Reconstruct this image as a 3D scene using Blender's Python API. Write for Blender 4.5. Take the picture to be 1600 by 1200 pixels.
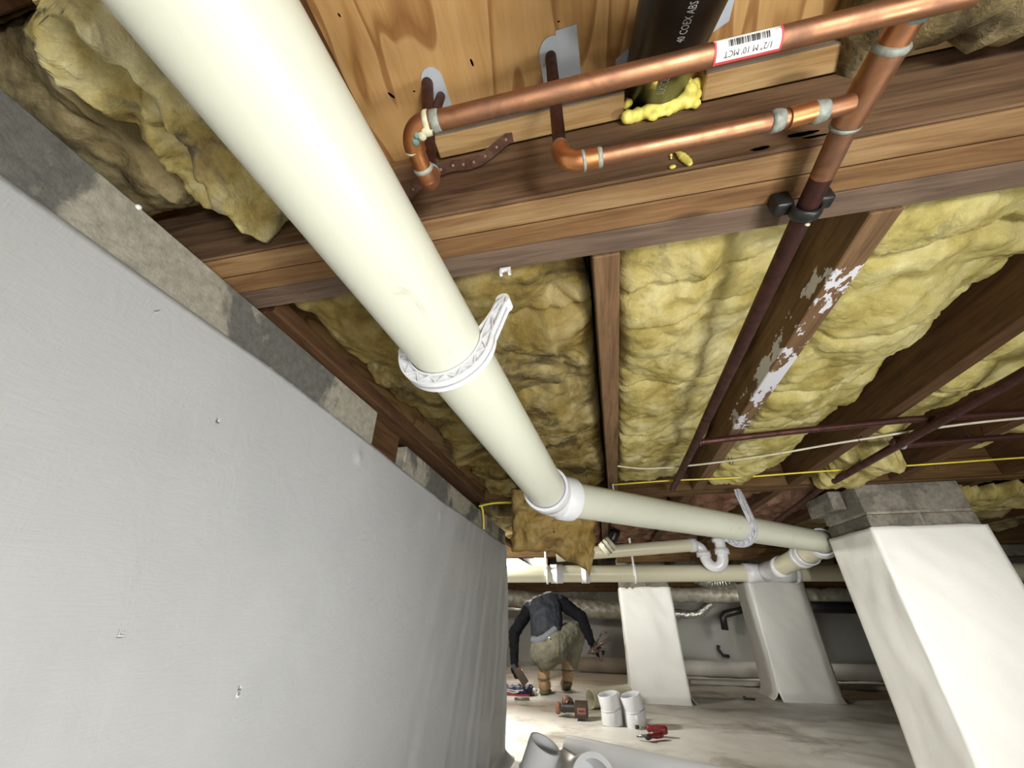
import bpy, bmesh, math, random
from mathutils import Vector, Matrix, noise
from math import sin, cos, pi, radians, exp, sqrt

random.seed(7)
S = bpy.context.scene
C = S.collection
for o in list(bpy.data.objects):
    bpy.data.objects.remove(o)

# ------------------------------------------------------------------ camera, world, lights, exposure
# world axes: X along the girders, Y along the floor joists, Z up; the eye is the origin, the floor is at -0.65
FLOOR = -0.65
cam = bpy.data.cameras.new('camera')
cam.sensor_fit = 'HORIZONTAL'; cam.sensor_width = 36.0; cam.lens = 36.0*600/1600
cam.clip_start = 0.01
camo = bpy.data.objects.new('camera', cam); C.objects.link(camo)
camo.rotation_euler = (radians(90+30.3), 0, radians(11.8))
S.camera = camo

w = bpy.data.worlds.new('crawl_space_world'); S.world = w; w.use_nodes = True
w.node_tree.nodes['Background'].inputs[0].default_value = (0.9, 0.95, 1.0, 1)
w.node_tree.nodes['Background'].inputs[1].default_value = 0.0

def area(name, loc, target, size, power, col=(1, 1, 1), spread=180, sizey=None):
    l = bpy.data.lights.new(name, 'AREA'); l.energy = power; l.color = col
    l.shape = 'RECTANGLE' if sizey else 'DISK'; l.size = size
    if sizey: l.size_y = sizey
    l.spread = radians(spread)
    o = bpy.data.objects.new(name, l); C.objects.link(o); o.location = loc
    d = Vector(target)-Vector(loc)
    o.rotation_euler = d.to_track_quat('-Z', 'Y').to_euler()
    return o
area('handheld_light', (0.06, -0.06, -0.32), (0.10, 1.7, 0.10), 0.06, 1.3, (1.0, 0.99, 0.95))
area('large_pier_fill', (0.95, -0.30, -0.20), (1.25, 2.2, -0.15), 0.05, 2.9, (1.0, 0.99, 0.95), 75)  # added fill beam, no real lamp: brightens the front of the large pier
area('work_light_behind', (0.62, -0.75, -0.42), (-0.15, 1.5, -0.15), 0.40, 20.5, (1.0, 0.99, 0.96))
area('far_pier_fill', (0.38, -0.25, -0.15), (1.45, 4.4, -0.15), 0.05, 1.7, (1.0, 0.99, 0.95), 45)  # narrow unseen fill, added to lift the dull farther pier at right
area('left_wall_fill', (0.95, 0.20, -0.58), (-0.57, 0.75, 0.0), 0.25, 5.8, (0.98, 1.0, 1.0), 110)  # extra fill without a lamp body, added to brighten the left wall sheet
area('far_work_light', (-1.15, 2.95, 0.46), (-0.35, 3.9, -0.6), 0.22, 26.0, (1.0, 0.98, 0.90))
area('far_right_light', (2.0, 5.2, 0.1), (1.2, 6.6, -0.4), 0.3, 4.0, (1.0, 0.98, 0.9))

S.view_settings.view_transform = 'Standard'
S.view_settings.look = 'None'
S.view_settings.gamma = 1.0
S.view_settings.exposure = 0.35
try: S.view_settings.use_curve_mapping = False
except Exception: pass

# ------------------------------------------------------------------ materials
class NT:
    def __init__(s, name):
        s.m = bpy.data.materials.new(name); s.m.use_nodes = True
        s.t = s.m.node_tree; s.b = s.t.nodes['Principled BSDF']; s.n = s.t.nodes
        s.tc = s.n.new('ShaderNodeTexCoord')
    def link(s, a, b): s.t.links.new(a, b)
    def mapping(s, scale=(1, 1, 1), loc=(0, 0, 0), rot=(0, 0, 0)):
        m = s.n.new('ShaderNodeMapping'); m.inputs['Scale'].default_value = scale
        m.inputs['Location'].default_value = loc; m.inputs['Rotation'].default_value = rot
        s.link(s.tc.outputs['Object'], m.inputs[0]); return m.outputs[0]
    def noise(s, vec, scale, detail=5, rough=.55, dist=0.0):
        x = s.n.new('ShaderNodeTexNoise'); x.inputs['Scale'].default_value = scale
        x.inputs['Detail'].default_value = detail; x.inputs['Roughness'].default_value = rough
        x.inputs['Distortion'].default_value = dist
        s.link(vec, x.inputs['Vector']); return x.outputs[0]
    def ramp(s, fac, stops):
        r = s.n.new('ShaderNodeValToRGB'); e = r.color_ramp.elements
        while len(e) < len(stops): e.new(.5)
        for i, (p, c) in enumerate(stops):
            e[i].position = p; e[i].color = (c[0], c[1], c[2], 1) if hasattr(c, '__len__') else (c, c, c, 1)
        s.link(fac, r.inputs[0]); return r.outputs[0]
    def mix(s, fac, a, b, mode='MIX'):
        x = s.n.new('ShaderNodeMix'); x.data_type = 'RGBA'; x.blend_type = mode
        for v, i in ((fac, 0), (a, 6), (b, 7)):
            if hasattr(v, 'is_linked') or hasattr(v, 'node'): s.link(v, x.inputs[i])
            elif i == 0: x.inputs[0].default_value = v
            else: x.inputs[i].default_value = (v[0], v[1], v[2], 1)
        return x.outputs[2]
    def math(s, op, a, b=0.0):
        x = s.n.new('ShaderNodeMath'); x.operation = op
        for i, v in enumerate((a, b)):
            if hasattr(v, 'node'): s.link(v, x.inputs[i])
            else: x.inputs[i].default_value = v
        return x.outputs[0]
    def color(s, c):
        if hasattr(c, 'node'): s.link(c, s.b.inputs['Base Color'])
        else: s.b.inputs['Base Color'].default_value = (c[0], c[1], c[2], 1)
    def bump(s, h, strength=.3, dist=.005):
        b = s.n.new('ShaderNodeBump'); b.inputs['Strength'].default_value = strength
        b.inputs['Distance'].default_value = dist
        s.link(h, b.inputs['Height']); s.link(b.outputs[0], s.b.inputs['Normal'])
    def set(s, rough=.5, metal=0.0, spec=None):
        s.b.inputs['Roughness'].default_value = rough; s.b.inputs['Metallic'].default_value = metal
        if spec is not None: s.b.inputs['Specular IOR Level'].default_value = spec

def lin(r, g, b):
    f = lambda v: (v/255)/12.92 if v/255 <= .04045 else ((v/255+.055)/1.055)**2.4
    return (f(r), f(g), f(b))

def m_plain(name, col, rough=.5, metal=0.0, nscale=40, var=.12, bump=.1, dist=.002, spec=None):
    t = NT(name); v = t.mapping()
    n = t.noise(v, nscale, 4)
    d = tuple(c*(1-var) for c in col); l = tuple(min(1, c*(1+var)) for c in col)
    t.color(t.ramp(n, [(.3, d), (.7, l)])); t.set(rough, metal, spec)
    if bump: t.bump(n, bump, dist)
    return t.m

def m_wood(name, dark, mid, light, axis=0, scale=1.0, rough=.75, stain=None):
    t = NT(name)
    sc = [22*scale]*3; sc[axis] = 1.6*scale
    v = t.mapping(tuple(sc))
    n = t.noise(v, 3.0, 7, .62, .6)
    c = t.ramp(n, [(.28, dark), (.5, mid), (.72, light)])
    sc2 = [90*scale]*3; sc2[axis] = 3*scale
    n2 = t.noise(t.mapping(tuple(sc2)), 3.0, 3, .6)
    c = t.mix(.35, c, t.ramp(n2, [(.35, (.45, .42, .4)), (.65, (1, 1, 1))]), 'MULTIPLY')
    n3 = t.noise(t.mapping((1, 1, 1)), 4.5, 4, .6)
    c = t.mix(t.ramp(n3, [(.5, 0.0), (.75, .5)]), c, dark)
    # knots
    vo = t.n.new('ShaderNodeTexVoronoi'); vo.inputs['Scale'].default_value = 1.0
    s3 = [9.0]*3; s3[axis] = 3.0
    t.link(t.mapping(tuple(s3), (3.1, 7.7, 1.3)), vo.inputs['Vector'])
    k = t.ramp(vo.outputs['Distance'], [(.05, 1.0), (.11, 0.0)])
    c = t.mix(t.math('MULTIPLY', k, .65), c, tuple(x*.35 for x in dark))
    t.color(c); t.set(rough, 0, .3); t.bump(n2, .35, .0015)
    return t.m

def m_ply():
    t = NT('plywood')
    v = t.mapping((5.5, 1.25, 1))
    n = t.noise(v, 1.7, 2, .45, .9)
    r = t.math('FRACT', t.math('MULTIPLY', n, 7.0))
    band = t.ramp(r, [(.0, lin(186, 148, 96)), (.55, lin(178, 138, 84)), (.80, lin(142, 100, 54)), (.93, lin(152, 110, 62)), (1.0, lin(186, 148, 96))])
    f = t.noise(t.mapping((130, 9, 1)), 1.5, 4, .6)
    c = t.mix(.3, band, t.ramp(f, [(.3, (.6, .52, .45)), (.6, (1, 1, 1))]), 'MULTIPLY')
    n3 = t.noise(t.mapping((1, 1, 1), (4, 2, 0)), 5, 3)
    c = t.mix(t.ramp(n3, [(.5, 0.0), (.8, .35)]), c, lin(140, 96, 50))
    t.color(c); t.set(.7, 0, .3); t.bump(f, .2, .001)
    return t.m

def m_insul(name, yellow, pale, olive, grey, g=.5, sc=1.0):
    t = NT(name); v = t.mapping()
    n = t.noise(v, 9*sc, 6, .6, .5)
    c = t.ramp(n, [(.28, olive), (.46, yellow), (.66, pale)])
    g1 = t.noise(t.mapping((1, 1, 1), (5, 3, 8)), 6*sc, 7, .65, .8)
    c = t.mix(t.ramp(g1, [(g, 0.0), (g+.13, .85)]), c, grey)
    f = t.noise(t.mapping((1, 1, 1)), 130, 3, .7, .6)
    c = t.mix(.5, c, t.ramp(f, [(.3, (.72, .70, .64)), (.7, (1.0, 1.0, 1.0))]), 'MULTIPLY')
    t.color(c); t.set(1.0, 0, .05)
    h = t.math('ADD', t.math('MULTIPLY', f, .35), t.noise(t.mapping((1, 1, 1)), 38, 5, .65, 1.0))
    t.bump(h, .7, .006)
    return t.m

def m_concrete(name, base, dark, thr=.5, sc=4.5):
    t = NT(name); v = t.mapping()
    n = t.noise(v, sc, 6, .6, .3)
    c = t.mix(t.ramp(n, [(thr-.02, 0.0), (thr+.03, 1.0)]), base, dark)
    f = t.noise(v, 60, 6, .7)
    c = t.mix(.75, c, t.ramp(f, [(.3, (.55, .55, .55)), (.65, (1.1, 1.1, 1.1))]), 'MULTIPLY')
    t.color(c); t.set(.95, 0, .2); t.bump(t.noise(v, 160, 5, .7), .6, .003)
    return t.m

def m_poly(name, col, rough=.42, weave=True, dirt=None, dthr=.6):
    t = NT(name); v = t.mapping()
    n = t.noise(v, 3.0, 4, .5, .4)
    c = t.ramp(n, [(.3, tuple(x*.93 for x in col)), (.7, col)])
    if dirt:
        d = t.noise(t.mapping((1, 1.8, 1), (2, 1, 0)), 1.6, 6, .65, .5)
        c = t.mix(t.ramp(d, [(dthr-.1, 0.0), (dthr+.08, .8)]), c, dirt)
        d2 = t.noise(t.mapping((1, 1, 1), (9, 1, 0)), 22, 5, .7, .5)
        c = t.mix(t.ramp(d2, [(.62, 0.0), (.74, .45)]), c, dirt)
    t.color(c); t.set(rough, 0, .5)
    h = t.noise(v, 14, 4, .55, .6)
    if weave:
        wv = t.noise(t.mapping((1, 1, .12)), 420, 1, .5)
        wu = t.noise(t.mapping((1, .12, 1)), 420, 1, .5)
        h = t.math('ADD', h, t.math('MULTIPLY', t.math('ADD', wv, wu), .10))
    t.bump(h, .35, .006)
    return t.m

def m_pvc(name, col, scratch=.5, rough=.34):
    t = NT(name); v = t.mapping()
    c = t.ramp(t.noise(v, 3, 3), [(.3, tuple(x*.95 for x in col)), (.7, col)])
    s1 = t.noise(t.mapping((1, .35, 1), (3, 3, 3)), 34, 6, .72, 1.0)
    s2 = t.noise(t.mapping((1, 1, 1), (1, 8, 2)), 5, 3, .5)
    k = t.math('MULTIPLY', t.ramp(s1, [(.60, 0.0), (.72, 1.0)]), t.ramp(s2, [(.42, 0.0), (.62, 1.0)]))
    c = t.mix(t.math('MULTIPLY', k, scratch), c, tuple(x*.45 for x in col))
    t.color(c); t.set(rough, 0, .5); t.bump(s1, .04, .001)
    return t.m

def m_copper(name, col, dull, rough=.32, thr=.52):
    t = NT(name); v = t.mapping()
    n = t.noise(v, 26, 6, .6, .6)
    c = t.mix(t.ramp(n, [(thr-.12, 0.0), (thr+.14, .9)]), col, dull)
    t.color(c); t.set(rough, .95, .5)
    t.link(t.ramp(n, [(.3, rough-.04), (.7, rough+.25)]), t.b.inputs['Roughness'])
    t.bump(n, .08, .001)
    return t.m

M = {}
M['pvc'] = m_pvc('ivory_pvc', (.60, .61, .505))
M['pvc_far'] = m_pvc('cream_pvc', (.70, .67, .50), .3)
M['pvc_cut'] = m_pvc('pale_cream_pvc', (.84, .82, .64), .1)
M['pvc_w'] = m_pvc('white_pvc', (.74, .75, .77), .15, .28)
M['hanger_w'] = m_pvc('white_plastic', (.76, .77, .79), .05, .35)
M['hanger_g'] = m_plain('dusty_grey_plastic', (.50, .50, .54), .5, nscale=60, var=.2)
M['seam'] = m_plain('purple_grey_primer', (.22, .19, .28), .5)
M['ply'] = m_ply()
M['gird_face'] = m_wood('girder_face_wood', lin(68, 49, 35), lin(113, 87, 64), lin(132, 105, 78), 0)
M['gird_tan'] = m_wood('girder_tan_wood', lin(109, 79, 50), lin(143, 111, 74), lin(158, 131, 93), 0)
M['gird_mid'] = m_wood('girder_mid_wood', lin(92, 63, 38), lin(124, 92, 58), lin(138, 106, 70), 0)
M['gird_grey'] = m_wood('girder_grey_wood', lin(74, 60, 50), lin(110, 90, 75), lin(121, 103, 88), 0)
M['ledger'] = m_wood('ledger_pine', lin(147, 109, 65), lin(179, 145, 96), lin(190, 162, 117), 0)
M['ledger_grey'] = m_wood('weathered_wood', lin(92, 81, 69), lin(125, 112, 96), lin(142, 128, 110), 0)
M['joist'] = m_wood('joist_wood', lin(81, 59, 38), lin(118, 90, 62), lin(130, 103, 74), 1)
M['joist_dk'] = m_wood('dark_joist_wood', lin(57, 36, 19), lin(87, 60, 34), lin(102, 73, 45), 1)
M['beam_far'] = m_wood('far_girder_wood', lin(65, 44, 22), lin(99, 73, 40), lin(116, 89, 53), 0)
M['sill'] = m_wood('reddish_sill_wood', lin(54, 35, 19), lin(81, 55, 32), lin(95, 67, 40), 1)
def painted_joist():
    m = M['joist'].copy(); m.name = 'joist_wood_with_white_paint'
    nt = m.node_tree; b = nt.nodes['Principled BSDF']
    src = b.inputs['Base Color'].links[0].from_socket
    tc = nt.nodes.new('ShaderNodeTexCoord'); sx = nt.nodes.new('ShaderNodeSeparateXYZ')
    nt.links.new(tc.outputs['Object'], sx.inputs[0])
    def mt(op, a, b2):
        x = nt.nodes.new('ShaderNodeMath'); x.operation = op
        for i, v in enumerate((a, b2)):
            if hasattr(v, 'node'): nt.links.new(v, x.inputs[i])
            else: x.inputs[i].default_value = v
        return x.outputs[0]
    mp = nt.nodes.new('ShaderNodeMapping'); mp.inputs['Scale'].default_value = (1, .45, 1)
    nt.links.new(tc.outputs['Object'], mp.inputs[0])
    n = nt.nodes.new('ShaderNodeTexNoise'); n.inputs['Scale'].default_value = 30; n.inputs['Detail'].default_value = 8; n.inputs['Roughness'].default_value = .62
    nt.links.new(mp.outputs[0], n.inputs['Vector'])
    y = sx.outputs[1]; z = sx.outputs[2]
    # object origin: bottom of the joist, near end; smear from y=.12 to y=.72
    win = mt('MULTIPLY', mt('GREATER_THAN', mt('SUBTRACT', y, mt('MULTIPLY', n.outputs[0], .35)), -.06), mt('LESS_THAN', mt('ADD', y, mt('MULTIPLY', n.outputs[0], .3)), .93))
    lowz = mt('LESS_THAN', z, mt('MULTIPLY', n.outputs[0], .075))
    k = mt('MULTIPLY', mt('MULTIPLY', win, lowz), mt('GREATER_THAN', mt('ADD', n.outputs[0], mt('MULTIPLY', mt('SINE', mt('MULTIPLY', y, 17.0), 0.0), .07)), .50))
    mx = nt.nodes.new('ShaderNodeMix'); mx.data_type = 'RGBA'
    nt.links.new(k, mx.inputs[0]); nt.links.new(src, mx.inputs[6]); mx.inputs[7].default_value = (.62, .62, .66, 1)
    nt.links.new(mx.outputs[2], b.inputs['Base Color'])
    return m
M['joist_paint'] = painted_joist()
YEL, PAL, OLI, GRY = lin(172, 158, 98), lin(198, 188, 140), lin(124, 108, 54), lin(86, 78, 62)
M['ins'] = m_insul('yellow_glass_wool', YEL, PAL, OLI, GRY, .60)
M['ins2'] = m_insul('bright_yellow_glass_wool', lin(184, 172, 108), lin(206, 197, 146), lin(138, 122, 64), lin(104, 94, 68), .60)
M['ins_brown'] = m_insul('olive_glass_wool', lin(134, 116, 66), lin(160, 146, 104), lin(92, 74, 36), lin(66, 54, 36), .50)
M['ins_dirty'] = m_insul('dirty_glass_wool', lin(190, 174, 112), lin(222, 214, 172), lin(160, 128, 80), lin(104, 96, 86), .49, 1.6)
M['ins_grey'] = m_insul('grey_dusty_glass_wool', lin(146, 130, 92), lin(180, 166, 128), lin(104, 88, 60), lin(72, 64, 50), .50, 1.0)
M['ins_tan'] = m_insul('tan_glass_wool', lin(158, 132, 76), lin(178, 154, 104), lin(122, 96, 48), lin(106, 88, 66), .52, 1.1)
M['ins_pink'] = m_insul('pink_glass_wool', lin(132, 98, 80), lin(150, 120, 102), lin(104, 74, 56), lin(84, 70, 52), .50)
M['block'] = m_concrete('wall_concrete', lin(158, 153, 138), lin(104, 102, 96), .50, 4.2)
M['cmu'] = m_concrete('concrete_block', lin(136, 131, 120), lin(114, 109, 100), .5, 6)
M['mortar'] = m_concrete('mortar', lin(156, 152, 138), lin(140, 134, 120), .5, 8)
M['poly'] = m_poly('white_poly_sheet', (.80, .81, .81))
M['poly_pillar'] = m_poly('white_poly_wrap', (.84, .835, .79), .4)
M['poly_back'] = m_poly('white_poly_back_wall', (.66, .65, .60), .5, False)
M['poly_floor'] = m_poly('white_poly_floor', (.76, .74, .68), .5, False, lin(116, 104, 82), .60)
M['copper'] = m_copper('copper', (.44, .215, .115), (.23, .125, .08), .40)
M['copper_orange'] = m_copper('heated_copper', (.58, .25, .10), (.34, .16, .09), .36)
M['copper_dark'] = m_copper('tarnished_dark_copper', (.115, .052, .045), (.075, .038, .034), .5)
M['solder'] = m_plain('grey_green_solder', (.25, .265, .23), .55, .2, 120, .35, .3)
M['flux'] = m_plain('pale_flux_crust', (.50, .48, .33), .8, 0, 160, .3, .5)
M['verdigris'] = m_plain('blue_green_verdigris', (.14, .22, .21), .8, 0, 160, .3, .4)
M['rust'] = m_plain('rusty_steel', (.16, .075, .05), .7, .3, 90, .35, .3)
M['black'] = m_plain('black_plastic', (.012, .012, .012), .4)
M['abs'] = m_plain('black_abs', (.006, .005, .0045), .34, 0, 18, .5, .05)
M['ink'] = m_plain('white_ink', (.55, .56, .56), .6, bump=0)
M['ink_dark'] = m_plain('black_ink', (.03, .03, .035), .6, bump=0)
M['label'] = m_plain('label_paper', (.82, .80, .76), .6, bump=0)
M['red'] = m_plain('red_print', (.62, .07, .08), .6, bump=0)
M['foam'] = m_plain('yellow_spray_foam', (.82, .72, .16), .45, 0, 50, .15, .3)
M['patch'] = m_plain('pale_blue_grey_underlay', (.40, .43, .47), .7, 0, 30, .1, .1)
M['wire_y'] = m_plain('yellow_cable', (.72, .60, .06), .5)
M['wire_w'] = m_plain('dusty_white_cable', (.55, .50, .40), .6)
M['staple'] = m_plain('dark_staple', (.05, .04, .035), .5, .6)
M['foil'] = m_plain('silver_foil', (.62, .61, .58), .28, .9, 30, .3, 1.0, .01)
M['foil_dull'] = m_plain('dull_duct_wrap', (.34, .32, .26), .5, .3, 14, .3, 1.0, .012)
M['roll'] = m_plain('grey_sheet_roll', (.40, .38, .34), .6, 0, 6, .15, .3, .01)
M['skin'] = m_plain('skin', (.52, .28, .20), .55, 0, 60, .08, .1)
M['hair'] = m_plain('dark_hair', (.02, .015, .012), .7, 0, 200, .3, .5)
M['jacket'] = m_plain('dark_navy_jacket', (.019, .022, .029), .7, 0, 24, .3, .3, .004, .25)
M['sleeve'] = m_plain('black_sleeve', (.005, .005, .007), .85, 0, 24, .3, .4, .006, .12)
M['shirt'] = m_plain('grey_undershirt', (.12, .13, .15), .8)
M['trousers'] = m_plain('khaki_work_trousers', (.15, .143, .105), .9, 0, 18, .22, .5, .006, .15)
M['boot'] = m_plain('tan_leather_boot', (.33, .21, .105), .6, 0, 30, .25, .3)
M['sole'] = m_plain('olive_brown_sole', (.14, .12, .07), .8, 0, 30, .2, .2)
M['glove'] = m_plain('black_glove', (.009, .008, .008), .8, spec=.15)
M['toolbrown'] = m_plain('dark_brown_tool_casing', (.06, .038, .028), .4, 0, 60, .3, .1)
M['toolred'] = m_plain('dark_red_grip', (.20, .018, .022), .4, 0, 60, .2, .1)
M['toolorange'] = m_plain('faded_red_housing', (.30, .13, .09), .45, 0, 60, .2, .1)
M['toolblack'] = m_plain('charcoal_rubber', (.03, .028, .026), .5)
M['steel'] = m_plain('worn_steel', (.32, .31, .29), .35, .8, 60, .2, .1)
M['navy'] = m_plain('navy_print', (.03, .03, .10), .5)
M['plastic_clear'] = m_plain('crumpled_clear_plastic', (.55, .55, .55), .25, 0, 40, .2, .6)
M['lens'] = NT('lamp_lens').m
_b = M['lens'].node_tree.nodes['Principled BSDF']; _b.inputs['Emission Color'].default_value = (1, .98, .88, 1); _b.inputs['Emission Strength'].default_value = 30

# ------------------------------------------------------------------ geometry helpers
def base_of(bm):
    xs = [v.co.x for v in bm.verts]; ys = [v.co.y for v in bm.verts]; zs = [v.co.z for v in bm.verts]
    return Vector(((min(xs)+max(xs))/2, (min(ys)+max(ys))/2, min(zs)))

def world_loc(o):
    v = Vector(o.location)
    while o.parent: o = o.parent; v = v+Vector(o.location)
    return v

def obj(name, bm, mat, parent=None, smooth=True, origin=None, mods=None):
    """link a bmesh given in world coordinates as one mesh object"""
    if parent is not None:
        org = world_loc(parent); loc = Vector((0, 0, 0))
    else:
        org = Vector(origin) if origin is not None else base_of(bm); loc = org
    bmesh.ops.translate(bm, verts=bm.verts, vec=-org)
    bmesh.ops.recalc_face_normals(bm, faces=bm.faces)
    me = bpy.data.meshes.new(name); bm.to_mesh(me); bm.free()
    for p in me.polygons: p.use_smooth = smooth
    me.materials.append(M[mat])
    o = bpy.data.objects.new(name, me); C.objects.link(o)
    o.location = loc
    if parent is not None: o.parent = parent
    if smooth == 'auto':
        pass
    return o

def tag(o, label=None, cat=None, group=None, kind=None):
    if label: o['label'] = label
    if cat: o['category'] = cat
    if group: o['group'] = group
    if kind: o['kind'] = kind
    return o

def thing(name, loc, label, cat, group=None):
    o = bpy.data.objects.new(name, None); C.objects.link(o); o.location = loc
    o.empty_display_size = .05
    return tag(o, label, cat, group)

def B(): return bmesh.new()

def box(bm, lo, hi, bev=0.0, rot=None, seg=1):
    r = bmesh.ops.create_cube(bm, size=1.0)
    vs = r['verts']; lo = Vector(lo); hi = Vector(hi); c = (lo+hi)/2; s = hi-lo
    for v in vs: v.co = Vector((v.co.x*s.x, v.co.y*s.y, v.co.z*s.z))
    if bev > 0:
        es = set(e for v in vs for e in v.link_edges)
        q = bmesh.ops.bevel(bm, geom=list(es), offset=bev, segments=seg, affect='EDGES', profile=.5)
        vs = list(set(v for f in q['faces'] for v in f.verts) | set(v for v in vs if v.is_valid))
    if rot is not None:
        for v in vs: v.co = rot @ v.co
    for v in vs: v.co = v.co+c
    return vs

def frames(pts):
    pts = [Vector(p) for p in pts]; n = len(pts)
    T = []
    for i in range(n):
        a = pts[max(0, i-1)]; b = pts[min(n-1, i+1)]
        T.append((b-a).normalized())
    up = Vector((0, 0, 1)) if abs(T[0].z) < .9 else Vector((0, 1, 0))
    u = T[0].cross(up).normalized(); out = []
    for i in range(n):
        if i: 
            u = (u-T[i]*u.dot(T[i])).normalized()
        out.append((pts[i], T[i], u, T[i].cross(u).normalized()))
    return out

def tube(bm, pts, r, seg=24, caps=True, jitter=0.0, seed=0):
    fr = frames(pts); rs = r if hasattr(r, '__len__') else [r]*len(fr)
    rings = []
    for k, ((p, t, u, w), rr) in enumerate(zip(fr, rs)):
        ring = []
        for i in range(seg):
            a = 2*pi*i/seg; d = u*cos(a)+w*sin(a)
            q = rr
            if jitter: q = rr*(1+jitter*noise.noise((p+d*rr)*18+Vector((seed, 0, 0))))
            ring.append(bm.verts.new(p+d*q))
        rings.append(ring)
    for a, b in zip(rings, rings[1:]):
        for i in range(seg):
            j = (i+1) % seg
            bm.faces.new((a[i], a[j], b[j], b[i]))
    if caps:
        bm.faces.new(rings[0]); bm.faces.new(list(reversed(rings[-1])))
    return rings

def lathe(bm, p0, p1, prof, seg=40):
    """profile [(t 0..1 along p0->p1, radius)]; the ends stay open unless radius 0 is reached"""
    p0 = Vector(p0); p1 = Vector(p1); t = (p1-p0).normalized()
    up = Vector((0, 0, 1)) if abs(t.z) < .9 else Vector((0, 1, 0))
    u = t.cross(up).normalized(); w = t.cross(u)
    rings = []
    for (s, r) in prof:
        c = p0.lerp(p1, s)
        rings.append([bm.verts.new(c+(u*cos(2*pi*i/seg)+w*sin(2*pi*i/seg))*max(r, 1e-5)) for i in range(seg)])
    for a, b in zip(rings, rings[1:]):
        for i in range(seg):
            j = (i+1) % seg
            bm.faces.new((a[i], a[j], b[j], b[i]))

def arc_pts(a, b, c, n=10, cut=.5):
    """rounded corner from a via b to c : quadratic bezier between cut points"""
    a, b, c = Vector(a), Vector(b), Vector(c)
    out = []
    for i in range(n+1):
        t = i/n; out.append((1-t)**2*a+2*t*(1-t)*b+t*t*c)
    return out

def ball(bm, c, r, seg=10, sc=(1, 1, 1)):
    q = bmesh.ops.create_uvsphere(bm, u_segments=seg, v_segments=max(6, seg*2//3), radius=r)
    for v in q['verts']: v.co = Vector((v.co.x*sc[0], v.co.y*sc[1], v.co.z*sc[2]))+Vector(c)

def capsule(bm, a, b, ra, rb, seg=14):
    a, b = Vector(a), Vector(b)
    tube(bm, [a, b], [ra, rb], seg); ball(bm, a, ra, seg); ball(bm, b, rb, seg)

def remesh(name, bm, mat, parent, voxel=.006, smooth=4, origin=None, amp=0.0, freq=20):
    """fuse overlapping closed pieces into one continuous surface"""
    o = obj(name, bm, mat, parent, origin=origin)
    m = o.modifiers.new('fuse', 'REMESH'); m.mode = 'VOXEL'; m.voxel_size = voxel
    s = o.modifiers.new('smooth', 'SMOOTH'); s.iterations = smooth; s.factor = .5
    dg = bpy.context.evaluated_depsgraph_get(); dg.update()
    me = bpy.data.meshes.new_from_object(o.evaluated_get(dg))
    if amp:
        me.update()
        nn = [v.normal.copy() for v in me.vertices]
        for v, q in zip(me.vertices, nn):
            v.co = v.co+q*amp*(noise.noise(v.co*freq)+.6*noise.noise(v.co*freq*2.3+Vector((7, 1, 3))))
    for p in me.polygons: p.use_smooth = True
    o.modifiers.clear(); o.data = me; me.name = name
    if not me.materials: me.materials.append(M[mat])
    return o

def bil(v, s, off=0.0): return abs(noise.noise(Vector((v[0]*s+off, v[1]*s-off, v[2]*s+off*.37))))

SK = .025
def skx(x, y): return x+SK*(y-.45)

def batt(name, x0, x1, y0, y1, zf, mat, label, cat='insulation', creases=(), amp=1.0, top=.655, step=.0065,
         seed=0, rag=.012, group=None, skew=True, ridges=None, xl=None, xr=None):
    bm = B(); nx = max(6, int((x1-x0)/step)); ny = max(6, int((y1-y0)/step))
    G = []
    for j in range(ny+1):
        row = []; v = j/ny; y = y0+(y1-y0)*v
        a = x0+rag*(noise.noise(Vector((y*9, seed, 1)))+.5*noise.noise(Vector((y*30, seed, 4))))
        b = x1+rag*(noise.noise(Vector((y*9, seed, 7)))+.5*noise.noise(Vector((y*30, seed, 9))))
        if xl: a += xl(y)
        if xr: b += xr(y)
        for i in range(nx+1):
            u = i/nx; x = a+(b-a)*u
            yy = y
            e = rag*2.2*(noise.noise(Vector((x*11, seed, 2)))+.6*noise.noise(Vector((x*37, seed, 5))))
            if v < .12: yy += e*(1-v/.12)
            if v > .88: yy += e*(v-.88)/.12
            X = skx(x, yy) if skew else x
            z = zf(x, y)
            q = (x, y, seed)
            wrp = .03*noise.noise(Vector((x*5, y*5, seed)))
            q2 = (x+wrp, y-wrp, seed)
            z -= amp*(.050*(bil(q2, 4.0, 3)-.22)+.024*(bil(q2, 10, 1)-.2)+.011*(bil(q2, 24, 5)-.2)+.005*(bil(q2, 60, 9)-.2)+.0022*noise.noise(Vector((x*160, y*160, seed))))
            for (yc, d, wd) in creases:
                yo = yc+.03*noise.noise(Vector((x*6, yc*10, seed)))+.012*noise.noise(Vector((x*24, yc, seed)))
                z += d*exp(-((y-yo)/wd)**2)
            if ridges:
                z += ridges(x, y)
            dx = min(x-a, b-x); dy = min(y-y0, y1-y)
            z += .028*exp(-max(0, dx)/.012)+.03*exp(-max(0, dy)/.014)
            row.append(bm.verts.new((X, yy, z)))
        G.append(row)
    for j in range(ny):
        for i in range(nx):
            bm.faces.new((G[j][i], G[j][i+1], G[j+1][i+1], G[j+1][i]))
    bd = [G[0][i] for i in range(nx+1)]+[G[j][nx] for j in range(1, ny+1)]+[G[ny][i] for i in range(nx-1, -1, -1)]+[G[j][0] for j in range(ny-1, 0, -1)]
    tp = [bm.verts.new((v.co.x, v.co.y, max(top, v.co.z+.005))) for v in bd]
    n = len(bd)
    for i in range(n):
        j = (i+1) % n; bm.faces.new((bd[j], bd[i], tp[i], tp[j]))
    bm.faces.new(tp)
    o = obj(name, bm, mat)
    return tag(o, label, cat, group)

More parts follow.
